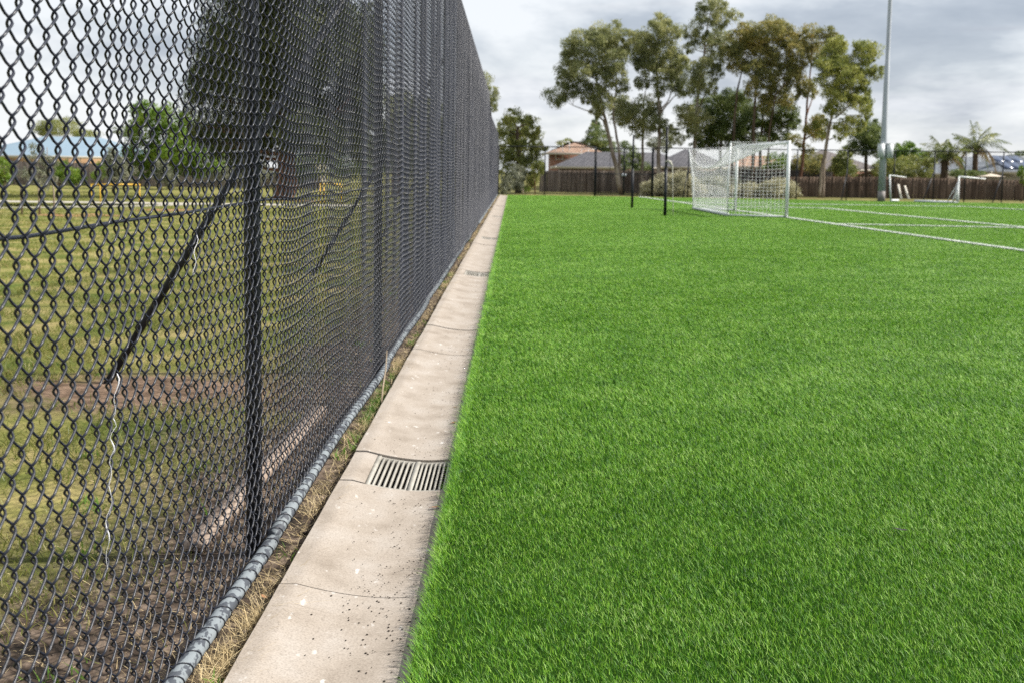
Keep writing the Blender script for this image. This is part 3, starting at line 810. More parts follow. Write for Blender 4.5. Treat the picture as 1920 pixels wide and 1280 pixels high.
tag(mb.build('white_string', M['string'], origin=(FX, 2.6, .7)), 'frayed white string knotted down the wire mesh', 'string')

# ------------------------------------------------------------------ far chain-link fence with double gate
ff = thing('chain_link_fence', 'low black chain-link boundary fence with double gates behind the goal', 'fence', (13, farY(13), GZ))
FFH = 2.80
xs_far = [-.85, 1.85]
gate_x = [4.75, 6.40, 8.05]
post_x = [-.85, 1.85, gate_x[0], gate_x[2], 10.05, 13.1, 16.1, 18.85, 21.4, 23.55, 25.2, 27.2, 30.0]
def far_mesh(mb, x0, x1, z0, z1):
    h2 = .035
    J = np.arange(int((x1-x0)/h2)); nz2 = int((z1-z0)/h2)
    T = np.arange(nz2+1)
    tri = np.abs(((T[None]+(J[:, None] % 2)) % 2)-1)
    x = x0+(J[:, None]+tri)*h2
    z = z0+T[None]*h2+np.zeros_like(x)
    pts = np.stack([x, farY(x), z], -1)
    mb.tubes(pts, .0016, 3, ref=(0, 1, 0))
fm = MB()
far_mesh(fm, -.85, gate_x[0], .03, FFH); fm.build('wire_mesh', M['far_wire'], ff)
fm = MB(); far_mesh(fm, gate_x[2], 30.0, .03, FFH); fm.build('wire_mesh', M['far_wire'], ff)
for x in post_x:
    rad = .055 if x in (gate_x[0], gate_x[2]) else .033
    mb = MB(); mb.tube([(x, farY(x), GZ-.02), (x, farY(x), FFH+.03)], rad, 10)
    mb.build('post', M['pipe'], ff, smooth=True)
for a, b in zip(post_x[:-1], post_x[1:]):
    if a == gate_x[0]: continue
    mb = MB(); mb.tube([(a, farY(a), FFH), (b, farY(b), FFH)], .028, 8)
    mb.build('top_rail', M['pipe'], ff, smooth=True)
for x, dx in ((10.05, -.45), (18.85, -.6), (23.55, -1.0), (27.2, -1.0)):
    mb = MB(); mb.tube([(x+dx, farY(x)-1.2, GZ), (x, farY(x)-.04, 1.75)], .030, 8)
    mb.build('stay', M['pipe'], ff, smooth=True)
for (a, b), lab in (((4.82, 6.38), 'black mesh gate leaf at the left of the pair in the far fence'), ((6.42, 7.98), 'black mesh gate leaf at the right of the pair in the far fence')):
    gt = thing('gate', lab, 'gate', ((a+b)/2, farY((a+b)/2), GZ), 'double gates in the far fence')
    mb = MB()
    for p, q in (((a, .05), (b, .05)), ((a, FFH-.05), (b, FFH-.05)), ((a, 1.28), (b, 1.28)), ((a, .05), (a, FFH-.05)), ((b, .05), (b, FFH-.05))):
        mb.tube([(p[0], farY(p[0]), p[1]), (q[0], farY(q[0]), q[1])], .022, 8)
    mid = (a+b)/2
    mb.tube([(mid, farY(mid), .05), (mid, farY(mid), FFH-.05)], .014, 6)
    mb.build('frame', M['pipe'], gt, smooth=True)
    g2 = MB(); far_mesh(g2, a, b, .06, FFH-.06); g2.build('wire_mesh', M['far_wire'], gt)
    lt = MB(); lx = b-.06 if a < 5 else a+.06
    lt.box((lx-.05, farY(lx)-.07, 1.15), (lx+.05, farY(lx)-.03, 1.30)); lt.build('latch', M['galv'], gt)

# ------------------------------------------------------------------ goal
gA, gB = np.array([8.80, 37.75]), np.array([8.42, 44.45])      # near and far post
bA, bB = np.array([7.10, 38.75]), np.array([6.98, 45.4])       # back base corners
GH = 2.46
goal = thing('football_goal', 'white full size goal with sagging box net standing on the goal line', 'goal', (8.2, 41.2, 0))
for p, lab in ((gA, None), (gB, None)):
    mb = MB(); mb.tube([(p[0], p[1], -.01), (p[0], p[1], GH)], .058, 16); mb.build('post', M['white_frame'], goal, smooth=True)
mb = MB(); mb.tube([(gA[0], gA[1]-.05, GH-.055), (gB[0], gB[1]+.05, GH-.055)], .056, 16); mb.build('crossbar', M['white_frame'], goal, smooth=True)
for p, q in ((gA, bA), (gB, bB)):
    mb = MB(); mb.tube([(p[0], p[1], .035), (q[0], q[1], .035)], .026, 8); mb.build('side_base_bar', M['white_frame'], goal, smooth=True)
mb = MB(); mb.tube([(bA[0], bA[1], .045), (bB[0], bB[1], .045)], .055, 10); mb.build('back_base_bar', M['white_frame'], goal, smooth=True)
tA = np.array([7.13, 38.75, GH-.04]); tB = np.array([6.75, 45.4, GH-.16])
for b_, t_ in ((bA, tA), (bB, tB)):
    mb = MB(); mb.tube([(b_[0], b_[1], .05), (b_[0]-.03, b_[1], 1.2), tuple(t_)], .022, 8)
    mb.build('net_support', M['white_frame'], goal, smooth=True)
net = MB()
def net_patch(fn, nu, nv, rad=.0046, sub=3):
    us = np.linspace(0, 1, nu+1); vs = np.linspace(0, 1, nv+1)
    fu = np.linspace(0, 1, nu*sub//2+1); fv = np.linspace(0, 1, nv*sub//2+1)
    A = np.array([[fn(u, v) for v in fv] for u in us]); B = np.array([[fn(u, v) for u in fu] for v in vs])
    net.tubes(A, rad, 4); net.tubes(B, rad, 4)
v3 = lambda p, z: np.array([p[0], p[1], z])
def lerp(a, b, t): return a+(b-a)*t
def roof(u, v):                              # u along goal, v front to back
    f = lerp(v3(gA, GH-.05), v3(gB, GH-.05), u); b_ = lerp(tA, tB, u)
    p = lerp(f, b_, v)
    p[2] -= .82*(4*u*(1-u))**.8*(math.sin(math.pi*min(1, v*.5+.0)) )**1.0*.95
    return p
def back(u, v):                              # v top to bottom
    t_ = roof(u, 1.0); b_ = lerp(v3(bA, .06), v3(bB, .06), u)
    p = lerp(t_, b_, v); p[0] += .12*math.sin(math.pi*v)*math.sin(math.pi*u)
    return p
def side(a, b_, t3):
    def fn(u, v):
        top = lerp(v3(a, GH-.05), t3, u); bot = lerp(v3(a, .04), v3(b_, .04), u)
        p = lerp(top, bot, v); p[1] += .03*math.sin(math.pi*u)*math.sin(math.pi*v); p[2] -= .10*math.sin(math.pi*u)*(1-v)
        return p
    return fn
net_patch(roof, 56, 18); net_patch(back, 56, 17); net_patch(side(gA, bA, tA), 15, 20); net_patch(side(gB, bB, tB), 15, 20)
# edge ropes
for fn, n in ((lambda t: roof(t, 1.0), 30), (lambda t: side(gA, bA, tA)(t, 0), 12), (lambda t: side(gB, bB, tB)(t, 0), 12)):
    net.tube(np.array([fn(t) for t in np.linspace(0, 1, n)]), .012, 6)
net.build('net', M['net'], goal)

# ball-stop posts beside the goal
for (x, y, hh, lab) in ((4.93, 37.98, 2.80, 'black upright net post nearest the goal, with a pale rope tied to it'), (4.69, 46.16, 2.78, 'black upright net post standing behind and left of the first one')):
    t = thing('net_post', lab, 'post', (x, y, 0), 'free-standing black net posts')
    mb = MB(); mb.tube([(x, y, -.02), (x-.01, y, hh*.55)], .05, 12); mb.build('sleeve', M['pipe'], t, smooth=True)
    mb = MB(); mb.tube([(x-.01, y, hh*.55), (x+.0, y, hh)], .038, 12); mb.build('pole', M['pipe'], t, smooth=True)
    mb = MB(); mb.tube([(x, y, hh), (x, y, hh+.05)], [.045, .02], 10); mb.build('cap', M['pipe'], t, smooth=True)
    if y < 40:
        continue
mb = MB(); x, y = 4.93, 37.98
mb.tube([(x+.03, y-.05, 1.78), (x+.12, y-.05, 1.72), (x+.19, y-.05, 1.60), (x+.22, y-.05, .9), (x+.25, y-.05, .25), (x+.26, y-.05, .02)], [.03, .045, .02, .009, .009, .009], 6)
mb.tube([(x-.05, y-.02, 1.74), (x, y-.06, 1.76), (x+.06, y-.02, 1.74)], .014, 6)
tag(mb.build('rope', M['rope'], origin=(x, y, 0)), 'pale rope hanging from the black net post beside the goal', 'rope')

# portable goal frame and boards at the right
t = thing('portable_goal', 'old low white goal frame lying open near the far right fence', 'goal', (23.2, 66.4, 0))
pl, pr = np.array(G(1670, 376.5)), np.array(G(1797, 380.5)); yq = pl[1]
pl = P(1670, 376.5, 64.0); pr = P(1797, 380, 63.4)
tl, trr = P(1668, 329, 64.0), P(1798, 331.5, 63.4)
for p, q in ((pl, tl), (pr, trr)):
    mb = MB(); mb.tube([p, q], .042, 10); mb.build('post', M['white_frame'], t, smooth=True)
for p, q in ((tl, P(1699, 333, 66.0)), (trr, P(1847, 336, 66.0))):
    mb = MB(); mb.tube([p, q], .042 if p is trr else .03, 10); mb.build('top_bar', M['white_frame'], t, smooth=True)
mb = MB(); mb.tube([P(1714, 377, 64.0), P(1797, 380, 63.4)], .06, 8); mb.build('base_bar', M['white_frame'], t, smooth=True)
mb = MB(); mb.tube([pl, P(1684, 376, 65.0)], .06, 8); mb.build('base_bar', M['white_frame'], t, smooth=True)
nb = MB(); rn = rng(31)
for k in range(26):
    a0 = rn.uniform(0, 6.28)
    q0 = P(1797, 345+rn.uniform(-8, 8), 63.4); q1 = pr+np.array([-abs(rn.normal(0, .22)), rn.normal(0, .2), .02])
    nb.tube([q0, lerp(q0, q1, .5)+rn.normal(0, .03, 3), q1], .012, 4)
nb.build('gathered_net', M['net'], t)
for (a, b_), lab in ((((1684, 346), (1690, 374)), 'white timber board leaning behind the low goal, left one'), (((1696.5, 349), (1704, 374)), 'white timber board leaning behind the low goal, right one')):
    mb = MB(); mb.beam(P(*b_, 65.6), P(*a, 66.2), .11, .04)
    tag(mb.build('leaning_board', M['white_board'], origin=P(*b_, 65.6)), lab, 'board', 'white boards leaning by the low goal')

# ------------------------------------------------------------------ light pole
px_, py_ = 20.62, 65.3
pole = thing('light_pole', 'tall galvanised floodlight pole with two grey boxes rising beside the pitch', 'light pole', (px_, py_, 0))
b0 = G(1652, 376.5)
py_ = b0[1]
base = P(1652, 378, 64.5); top = base+np.array([0, 0, 15.0])
zs = np.array([0.62, 4.0, 8.0, 8.02, 15.0])
mb = MB(); mb.tube([(base[0], base[1], z) for z in (.55, 3.9, 7.4, 7.45, 12, 16)], [.205, .165, .135, .118, .105, .09], 12); mb.build('shaft', M['galv'], pole, smooth=True)
mb = MB(); mb.tube([(base[0], base[1], z) for z in (-.05, .56)], [.215, .208], 12); mb.build('weathered_base', M['galv_dark'], pole, smooth=True)
for s_ in (-1, 1):
    z0 = P(1660, 297, 64.5)[2]; z1 = P(1660, 270.5, 64.5)[2]
    cx = base[0]+.06+s_*.235
    mb = MB(); w_ = .155
    c = [(cx-w_, base[1]-.30), (cx+w_, base[1]-.30), (cx+w_, base[1]+.05), (cx-w_, base[1]+.05)]
    bev = .03
    mb.box((cx-w_, base[1]-.30, z0), (cx+w_, base[1]+.02, z1))
    mb.box((cx-w_-.02, base[1]-.32, z1+.002), (cx+w_+.02, base[1]+.04, z1+.03))
    mb.box((cx+w_*.8-.02, base[1]-.315, z0+.3), (cx+w_*.8+.0, base[1]-.301, z0+.45))
    bx = mb.build('control_box', M['box'], pole)

# ------------------------------------------------------------------ paling fences
def paling_fence(name, label, pts, mat, seed, w=.105):
    r = rng(seed)
    o0 = pts[0][0]
    t = thing(name, label, 'fence', (pts[0][0][0], pts[0][0][1], GZ))
    mb = MB()
    for (a, za), (b, zb) in zip(pts[:-1], pts[1:]):
        a = np.array(a, float); b = np.array(b, float); L_ = np.linalg.norm(b-a); n = max(1, int(L_/w)); d = (b-a)/L_; p = np.array([d[1], -d[0]])
        for i in range(n):
            f0 = i/n; c0 = a+(b-a)*f0; c1 = a+(b-a)*((i+1)/n)-d*.006
            zt = za+(zb-za)*f0+r.normal(0, .012); off = p*(r.uniform(0, .012)+.014*(i % 2))
            q = [c0+off, c1+off, c1+off-p*.016, c0+off-p*.016]
            v = [(k[0], k[1], GZ) for k in q]+[(k[0], k[1], zt) for k in q]
            mb.add(v, [(4, 5, 6, 7), (0, 1, 5, 4), (1, 2, 6, 5), (2, 3, 7, 6), (3, 0, 4, 7)])
    mb.build('palings', mat, t)
    rb = MB()
    for (a, za), (b, zb) in zip(pts[:-1], pts[1:]):
        for z in (.3, .9):
            rb.beam((a[0], a[1]+.10, z), (b[0], b[1]+.10, z), .04, .07)
    rb.build('rail', mat, t)
    return t
def pz(x, y, Y): return float(P(x, y, Y)[2])
def pxz(x, ytop, Y):
    p = P(x, ytop, Y); return ((p[0], Y), p[2])
paling_fence('paling_fence', 'grey brown timber paling fence behind the double gates', [pxz(1012, 321, 82.5), pxz(1048, 320, 81.5), pxz(1185, 320.5, 80.5), pxz(1330, 321, 79.5), pxz(1395, 321, 79.0)], M['paling_grey'], 41)
paling_fence('paling_fence', 'dark taller paling fence seen through the goal net', [pxz(1395, 317, 79.2), pxz(1480, 318, 78.8), pxz(1561, 323, 78.6)], M['paling_dark'], 42)
paling_fence('paling_fence', 'long red brown paling fence at the right behind the light pole', [pxz(1478, 332, 76.6), pxz(1640, 332, 76.2), pxz(1790, 335.5, 75.6), pxz(1905, 338.5, 75.2), pxz(2010, 342, 74.9)], M['paling_red'], 43)
paling_fence('paling_fence', 'dark garden paling fence in front of the blue roofed house', [pxz(-60, 300, 78.0), pxz(150, 306, 79.0), pxz(340, 311, 80.0), pxz(600, 318, 81)], M['paling_dark'], 44)

# ------------------------------------------------------------------ houses
def house(name, label, cat, x0, x1, y0, y1, wall_h, roof_h, over, wm_, rm_, ridge_in=None, windows=(), z0=GZ, chimney=None):
    t = thing(name, label, cat, ((x0+x1)/2, (y0+y1)/2, GZ))
    mb = MB(); mb.box((x0, y0, z0), (x1, y1, wall_h)); wl = mb.build('wall', wm_, t)
    X0, X1, Y0, Y1 = x0-over, x1+over, y0-over, y1+over
    ri = ridge_in if ridge_in is not None else (Y1-Y0)/2
    ym = (Y0+Y1)/2; zr = wall_h+roof_h; e = wall_h
    v = [(X0, Y0, e), (X1, Y0, e), (X1, Y1, e), (X0, Y1, e), (X0+ri, ym, zr), (X1-ri, ym, zr)]
    rb = MB(); rb.add(v, [(0, 1, 5, 4), (2, 3, 4, 5)], [(1, 2, 5), (3, 0, 4)]); rb.add([v[0], v[3], v[2], v[1]], [(0, 1, 2, 3)])
    rf = rb.build('roof', rm_, t)
    cp = MB()
    for a, b in ((v[0], v[4]), (v[1], v[5]), (v[4], v[5])):
        cp.tube([np.array(a)+[0, 0, .02], np.array(b)+[0, 0, .02]], .09, 6)
    cp.build('ridge_cap', rm_, rf)
    gb = MB()
    gb.box((X0, Y0-.12, e-.16), (X1, Y0-.003, e+.02)); gb.box((X0-.12, Y0-.12, e-.16), (X0-.003, Y1, e+.02)); gb.box((X1+.003, Y0-.12, e-.16), (X1+.12, Y1, e+.02))
    gb.build('gutter', M['fascia'], t)
    for (wx0, wx1, wz0, wz1) in windows:
        f_ = MB(); b_ = .06
        for lo, hi in (((wx0, wz0), (wx1, wz0+b_)), ((wx0, wz1-b_), (wx1, wz1)), ((wx0, wz0+b_), (wx0+b_, wz1-b_)), ((wx1-b_, wz0+b_), (wx1, wz1-b_)), (((wx0+wx1)/2-.03, wz0+b_), ((wx0+wx1)/2+.03, wz1-b_))):
            f_.box((lo[0], y0-.06, lo[1]), (hi[0], y0-.003, hi[1]))
        fo = f_.build('window', M['window_frame'], t)
        pn = MB(); pn.box((wx0+b_, y0-.03, wz0+b_), (wx1-b_, y0-.002, wz1-b_)); pn.build('pane', M['glass'], fo)
    return t, rf
def XZ(x, y, Y):
    p = P(x, y, Y); return p[0], p[2]
# two-storey brick house with tan roof
Y = 104.0
xa, ze = XZ(1034, 287, Y); xb, _ = XZ(1126, 289, Y); _, zr = XZ(1090, 266, Y+4.2)
house('brick_house', 'two storey red brick house with a tan tiled hip roof', 'house', xa, xb, Y, Y+8.4, ze, zr-ze, .5, M['brick_red'], M['tile_tan'], 3.0,
      [(xa+.35, xa+1.6, 2.4, 4.0), (xa+2.6, xa+3.9, 2.1, 3.4)])
# low house with slate roof behind the palings
Y = 90.0
xa, ze = XZ(1056, 312.5, Y); xb, _ = XZ(1300, 314, Y); _, zr = XZ(1180, 286, Y+5)
hx, rf = house('low_house', 'low brick house with a long dark slate tiled hip roof', 'house', xa, xb, Y, Y+10, ze, zr-ze, .55, M['brick_brown'], M['tile_dark'], 2.6,
      [(xa+3.0, xa+4.6, .6, 1.6), (xa+6.4, xa+7.6, .8, 1.6)])
Y = 88.0
xa, ze = XZ(1252, 313, Y); xb, _ = XZ(1360, 314, Y); _, zr = XZ(1290, 280.5, Y+4)
house('low_house', 'dark hip roofed house wing just left of the goal net', 'house', xa, xb, Y, Y+8, ze, zr-ze, .5, M['brick_brown'], M['tile_dark'], 2.3, [(xa+1.0, xa+2.2, .6, 1.6)])
Y = 92.0
xa, ze = XZ(1385, 313, Y); xb, _ = XZ(1492, 309, Y); _, zr = XZ(1440, 293, Y+4)
house('low_house', 'low house with a tan tiled roof seen through the goal net', 'house', xa, xb, Y, Y+8, ze, zr-ze, .5, M['cream'], M['tile_tan'], 2.0, [(xa+1.0, xa+2.4, .6, 1.7)])
Y = 86.0
xa, ze = XZ(1572, 318, Y); xb, _ = XZ(1643, 320, Y); _, zr = XZ(1585, 283, Y+4)
house('low_house', 'small red brick house with a brown grey roof left of the light pole', 'house', xa-3, xb, Y, Y+8, ze, zr-ze, .5, M['brick_red'], M['tile_brown'], 3.2, [(xb-1.4, xb-.4, .5, 1.5)])
Y = 98.0
xa, ze = XZ(1705, 325, Y); xb, _ = XZ(1868, 328, Y); _, zr = XZ(1790, 294, Y+5)
house('low_house', 'wide house with a plain blue grey tiled roof behind the palms', 'house', xa, xb+2, Y, Y+10, ze, zr-ze, .5, M['cream'], M['tile_blue'], 2.0, [(xa+1.0, xa+2.6, .4, 1.5)])
Y = 86.0
xa, ze = XZ(1868, 322.5, Y); xb, _ = XZ(2010, 326, Y); _, zr = XZ(1930, 290, Y+4)
hs, rf = house('low_house', 'house at the right edge with solar panels on its grey roof', 'house', xa, xb, Y, Y+8, ze, zr-ze, .6, M['cream'], M['tile_blue'], 3.4, [(xa+1.2, xa+2.2, .4, 1.2)])
dz = (zr-ze)/(4+.6); 
for (ua, ub) in ((1886, 1903), (1904, 1921), (1922, 1939)):
    for (f0, f1) in ((.14, .47), (.49, .82)):
        sp = MB(); sf = MB()
        y_a = Y-.6+4.6*f0; y_b = Y-.6+4.6*f1
        x_a = P(ua, 310, Y)[0]; x_b = P(ub, 310, Y)[0]
        za, zb = ze+dz*4.6*f0+.10, ze+dz*4.6*f1+.10
        v = [(x_a, y_a, za), (x_b, y_a, za), (x_b, y_b, zb), (x_a, y_b, zb)]
        v2 = [(p[0], p[1], p[2]-.05) for p in v]
        sp.add(v+v2, [(0, 1, 2, 3), (0, 4, 5, 1), (1, 5, 6, 2), (2, 6, 7, 3), (3, 7, 4, 0)])
        po = sp.build('solar_panel', M['solar'], hs)
        for i in range(4):
            sf.beam(np.array(v[i])+[0, 0, .012], np.array(v[(i+1) % 4])+[0, 0, .012], .05, .03)
        sf.build('panel_frame', M['solar_frame'], po)
# blue roofed building at the left
Y = 92.0
xa, ze = XZ(-60, 291, Y); xb, _ = XZ(232, 294, Y); _, zr = XZ(130, 257, Y+5.5)
house('school_building', 'long orange brick building with a pale blue metal roof', 'building', xa, xb, Y, Y+11, ze, zr-ze, .6, M['brick_tan'], M['metal_blue'], 4.4,
      [(xa+2.6, xa+4.4, 1.0, 2.1), (xa+6.8, xa+8.8, 1.0, 2.1), (xa+10.6, xa+11.6, 1.0, 2.0)])
Y = 95.0
xa, ze = XZ(553, 296, Y); xb, _ = XZ(590, 296, Y); _, zr = XZ(570, 270, Y+3)
house('low_house', 'pale blue roofed house glimpsed through the mesh beside the pine trunk', 'house', xa, xb, Y, Y+6, ze, zr-ze, .3, M['cream'], M['metal_blue'], .7, [(xa+.3, xa+1.2, .8, 1.8)])
# garden umbrella by the right house
u0 = P(1858, 333, 80); t = thing('garden_umbrella', 'cream garden umbrella just above the paling fence at the far right', 'umbrella', (u0[0], 80, GZ))
mb = MB(); n = 10; a = np.arange(n)/n*2*np.pi
z1 = P(1858, 326, 80)[2]; z0 = P(1858, 331.5, 80)[2]
mb.add([(u0[0]+.95*math.cos(q), 80+.95*math.sin(q), z0) for q in a]+[(u0[0], 80, z1)], None, [(i, (i+1) % n, n) for i in range(n)])
mb.build('canopy', M['canvas'], t)
mb = MB(); mb.tube([(u0[0], 80, GZ), (u0[0], 80, z1)], .025, 6); mb.build('pole', M['galv'], t)

# ------------------------------------------------------------------ trees
def crown_leaves(mb, c, rad, n, leaf, r, droop=.6, clump=.30, shell=.60):
    """leaf clumps inside an ellipsoid: uneven outline, gaps between clumps"""
    k = max(5, int(7+n/170))
    d = unit(r.normal(0, 1, (k, 3))); rr = shell+(1.02-shell)*r.uniform(0, 1, (k, 1))**.6
    sub = c+d*rr*rad
    wts = r.uniform(.3, 1.7, k); wts /= wts.sum()
    which = r.choice(k, n, p=wts)
    sz = r.uniform(.5, 1.35, (k, 1))*clump*.9
    off = r.normal(0, 1, (n, 3))
    fill = r.uniform(0, 1, n) < .25
    off /= (1+.35*np.linalg.norm(off, axis=1, keepdims=True))
    pos = sub[which]+off*sz[which]*rad*1.15
    fd = unit(r.normal(0, 1, (n, 3)))*r.uniform(.15, 1, (n, 1))**.45
    pos[fill] = (c+fd*rad*.92)[fill]
    pos[:, 2] -= droop*.12*np.abs(off[:, 2])*rad[2]
    dd = unit(r.normal(0, 1, (n, 3))*(1.1-.6*droop)+np.array([0, 0, -1.25*droop]))
    sd_ = unit(np.cross(dd, r.normal(0, 1, (n, 3))))
    mb.leaves(pos, dd, sd_, r.uniform(.7, 1.35, n)*leaf[0], r.uniform(.7, 1.3, n)*leaf[1])

def tree(name, label, Y, trunks, blobs, leaf_m, bark_m, seed, leaf=(.17, .045), cover=2.6, droop=.7, group=None, cat='tree', depth=1.0, clump=.30, limb_r=.05, zbase=None, limbs=True, spread=1.0):
    """trunks: lists of (px,py,radius_m); blobs: (px,py,rx,ry) in photo pixels, all at distance Y"""
    r = rng(seed)
    sc = Y/F
    b = P(trunks[0][0][0], trunks[0][0][1], Y)
    t = thing(name, label, cat, (b[0], Y, GZ), group)
    tk = MB(); TP = []
    for tr_ in trunks:
        pts = np.array([P(p[0], p[1], Y) for p in tr_]); rad = np.array([p[2] for p in tr_], float)*(.78 if Y > 70 else 1)
        if tr_ is trunks[0] or tr_[0][1] > 330:
            pts[0, 2] = min(pts[0, 2], GZ-.02)
        pts[:, 1] += np.linspace(0, r.normal(0, .5), len(pts))*spread
        # refine and wobble
        m_ = (len(pts)-1)*4+1; f_ = np.linspace(0, len(pts)-1, m_); i0 = np.minimum(f_.astype(int), len(pts)-2); fr = (f_-i0)[:, None]
        pp = pts[i0]*(1-fr)+pts[i0+1]*fr; rr = rad[i0]*(1-fr[:, 0])+rad[i0+1]*fr[:, 0]
        if len(pp) > 5:
            pp[1:-1] = (pp[:-2]+pp[1:-1]*2+pp[2:])/4
        pp[1:-1] += r.normal(0, .5, (m_-2, 3))*rr[1:-1, None]*.35
        tk.tube(pp, rr, 9)
        TP.append((pp, rr))
    allp = np.concatenate([a for a, _ in TP]); allr = np.concatenate([q for _, q in TP])
    cr = MB()
    for (bx, by, rx, ry) in blobs:
        rx, ry = rx*1.2, ry*1.2
        c = P(bx, by, Y); c[1] += r.normal(0, 1)*depth*rx*sc*.9
        rad = np.array([rx*sc, rx*sc*max(.7, depth), ry*sc])
        n = int(cover*math.pi*rx*ry*sc*sc/(leaf[0]*leaf[1]*.5)*1.75)
        crown_leaves(cr, c, rad, max(30, n), leaf, r, droop, clump)
        if limbs:
            dv = allp-c; cost = np.linalg.norm(dv, axis=1)+np.where(allp[:, 2] > c[2]-.15*rad[2], 2.5, 0)*1.0
            i = int(np.argmin(cost)); a0 = allp[i]; L_ = np.linalg.norm(c-a0)
            if L_ > .25 and L_ < 9:
                mid = lerp(a0, c, .5)+np.array([r.normal(0, .08), r.normal(0, .08), -.08])*L_
                f_ = np.linspace(0, 1, 8)[:, None]
                pp = (1-f_)**2*a0+2*f_*(1-f_)*mid+f_**2*c
                r0 = min(allr[i]*.62, limb_r*(.6+L_*.22))
                tk.tube(pp, np.linspace(r0, .012, 8), 6, caps=False)
                for q in range(4):
                    j = r.integers(3, 7); e = c+unit(r.normal(0, 1, 3))*rad*.85
                    tk.tube([pp[j], lerp(pp[j], e, .5)+r.normal(0, .06, 3), e], [r0*.4, r0*.25, .008], 5, caps=False)
    cr.build('crown', leaf_m, t)
    tk.build('trunk', bark_m, t, smooth=True)
    return t

GRP = 'gum trees behind the far fence'
tree('gum_tree', 'leftmost gum tree, leaning pale trunk and wide grey green crown', 75.5,
     [[(1166, 362, .22), (1150, 290, .17), (1138, 240, .14), (1128, 200, .10), (1118, 150, .07), (1105, 100, .04)],
      [(1152, 300, .13), (1143, 262, .11), (1132, 225, .08), (1112, 212, .05), (1075, 198, .03)],
      [(1163, 330, .12), (1160, 270, .10), (1150, 215, .08), (1160, 150, .05), (1150, 90, .03)]],
     [(1068, 88, 17, 16), (1086, 72, 20, 15), (1078, 108, 24, 18), (1110, 88, 22, 18), (1128, 68, 22, 18), (1150, 62, 20, 16), (1142, 92, 26, 18), (1160, 84, 14, 16),
      (1062, 132, 17, 15), (1088, 135, 22, 13), (1118, 126, 20, 14), (1150, 118, 24, 18), (1060, 150, 16, 16), (1044, 178, 20, 16), (1070, 172, 14, 12),
      (1092, 162, 17, 13), (1104, 180, 15, 13), (1128, 152, 18, 18), (1156, 142, 18, 16), (1128, 188, 19, 18), (1122, 206, 14, 12), (1160, 162, 14, 11)],
     M['gum_grey'], M['gum_bark'], 101, group=GRP, limb_r=.045)
tree('gum_tree', 'short gum with slim pale trunk between the two tallest left gums', 77.5,
     [[(1203, 352, .13), (1205, 290, .11), (1206, 240, .09), (1208, 190, .06), (1212, 165, .03)]],
     [(1160, 192, 19, 13), (1178, 203, 24, 16), (1204, 198, 24, 15), (1186, 224, 24, 18), (1212, 224, 22, 18), (1168, 220, 18, 14), (1200, 244, 18, 12), (1226, 206, 12, 14), (1230, 236, 10, 12)],
     M['gum_grey'], M['gum_bark'], 102, group=GRP, cover=2.0)
tree('gum_tree', 'gum with straight pale trunk and forked bare lower branches', 76.0,
     [[(1234, 350, .20), (1236, 280, .16), (1238, 220, .13), (1234, 160, .10), (1232, 110, .06), (1240, 60, .03)],
      [(1238, 214, .08), (1252, 196, .06), (1268, 178, .035), (1282, 182, .02)],
      [(1238, 206, .07), (1254, 190, .05), (1262, 160, .03)]],
     [(1240, 42, 15, 16), (1226, 62, 19, 15), (1252, 66, 17, 18), (1204, 76, 20, 15), (1186, 84, 17, 16), (1218, 88, 20, 15), (1248, 94, 20, 18), (1268, 104, 15, 18), (1280, 118, 12, 15),
      (1200, 104, 18, 16), (1224, 116, 22, 16), (1252, 122, 18, 14), (1206, 128, 16, 14), (1274, 138, 16, 16), (1240, 140, 18, 12), (1262, 158, 18, 14), (1280, 164, 13, 15), (1206, 152, 14, 12), (1238, 170, 12, 11), (1250, 238, 12, 10), (1272, 246, 14, 7), (1248, 256, 10, 9)],
     M['gum_grey'], M['gum_bark'], 103, group=GRP)
tree('gum_tree', 'tallest gum, airy grey crown reaching the top of the picture', 78.0,
     [[(1300, 345, .18), (1302, 270, .15), (1308, 190, .12), (1320, 110, .09), (1325, 60, .06), (1335, 15, .03)],
      [(1304, 230, .09), (1316, 190, .06), (1330, 165, .03)]],
     [(1328, 6, 15, 13), (1344, 16, 16, 14), (1318, 20, 11, 11), (1352, 36, 16, 13), (1376, 30, 11, 10), (1336, 44, 16, 12), (1304, 44, 13, 11), (1294, 64, 13, 11), (1308, 74, 13, 13), (1298, 90, 12, 9), (1326, 70, 9, 12),
      (1352, 66, 18, 16), (1344, 90, 18, 18), (1364, 80, 17, 18), (1340, 112, 16, 12), (1316, 122, 18, 11), (1302, 140, 15, 16), (1324, 146, 20, 16), (1346, 134, 14, 14), (1308, 166, 18, 14), (1334, 168, 10, 12), (1292, 208, 18, 15), (1310, 222, 20, 18), (1288, 228, 14, 12), (1300, 250, 13, 10)],
     M['gum_grey'], M['gum_bark'], 104, group=GRP, cover=2.1)
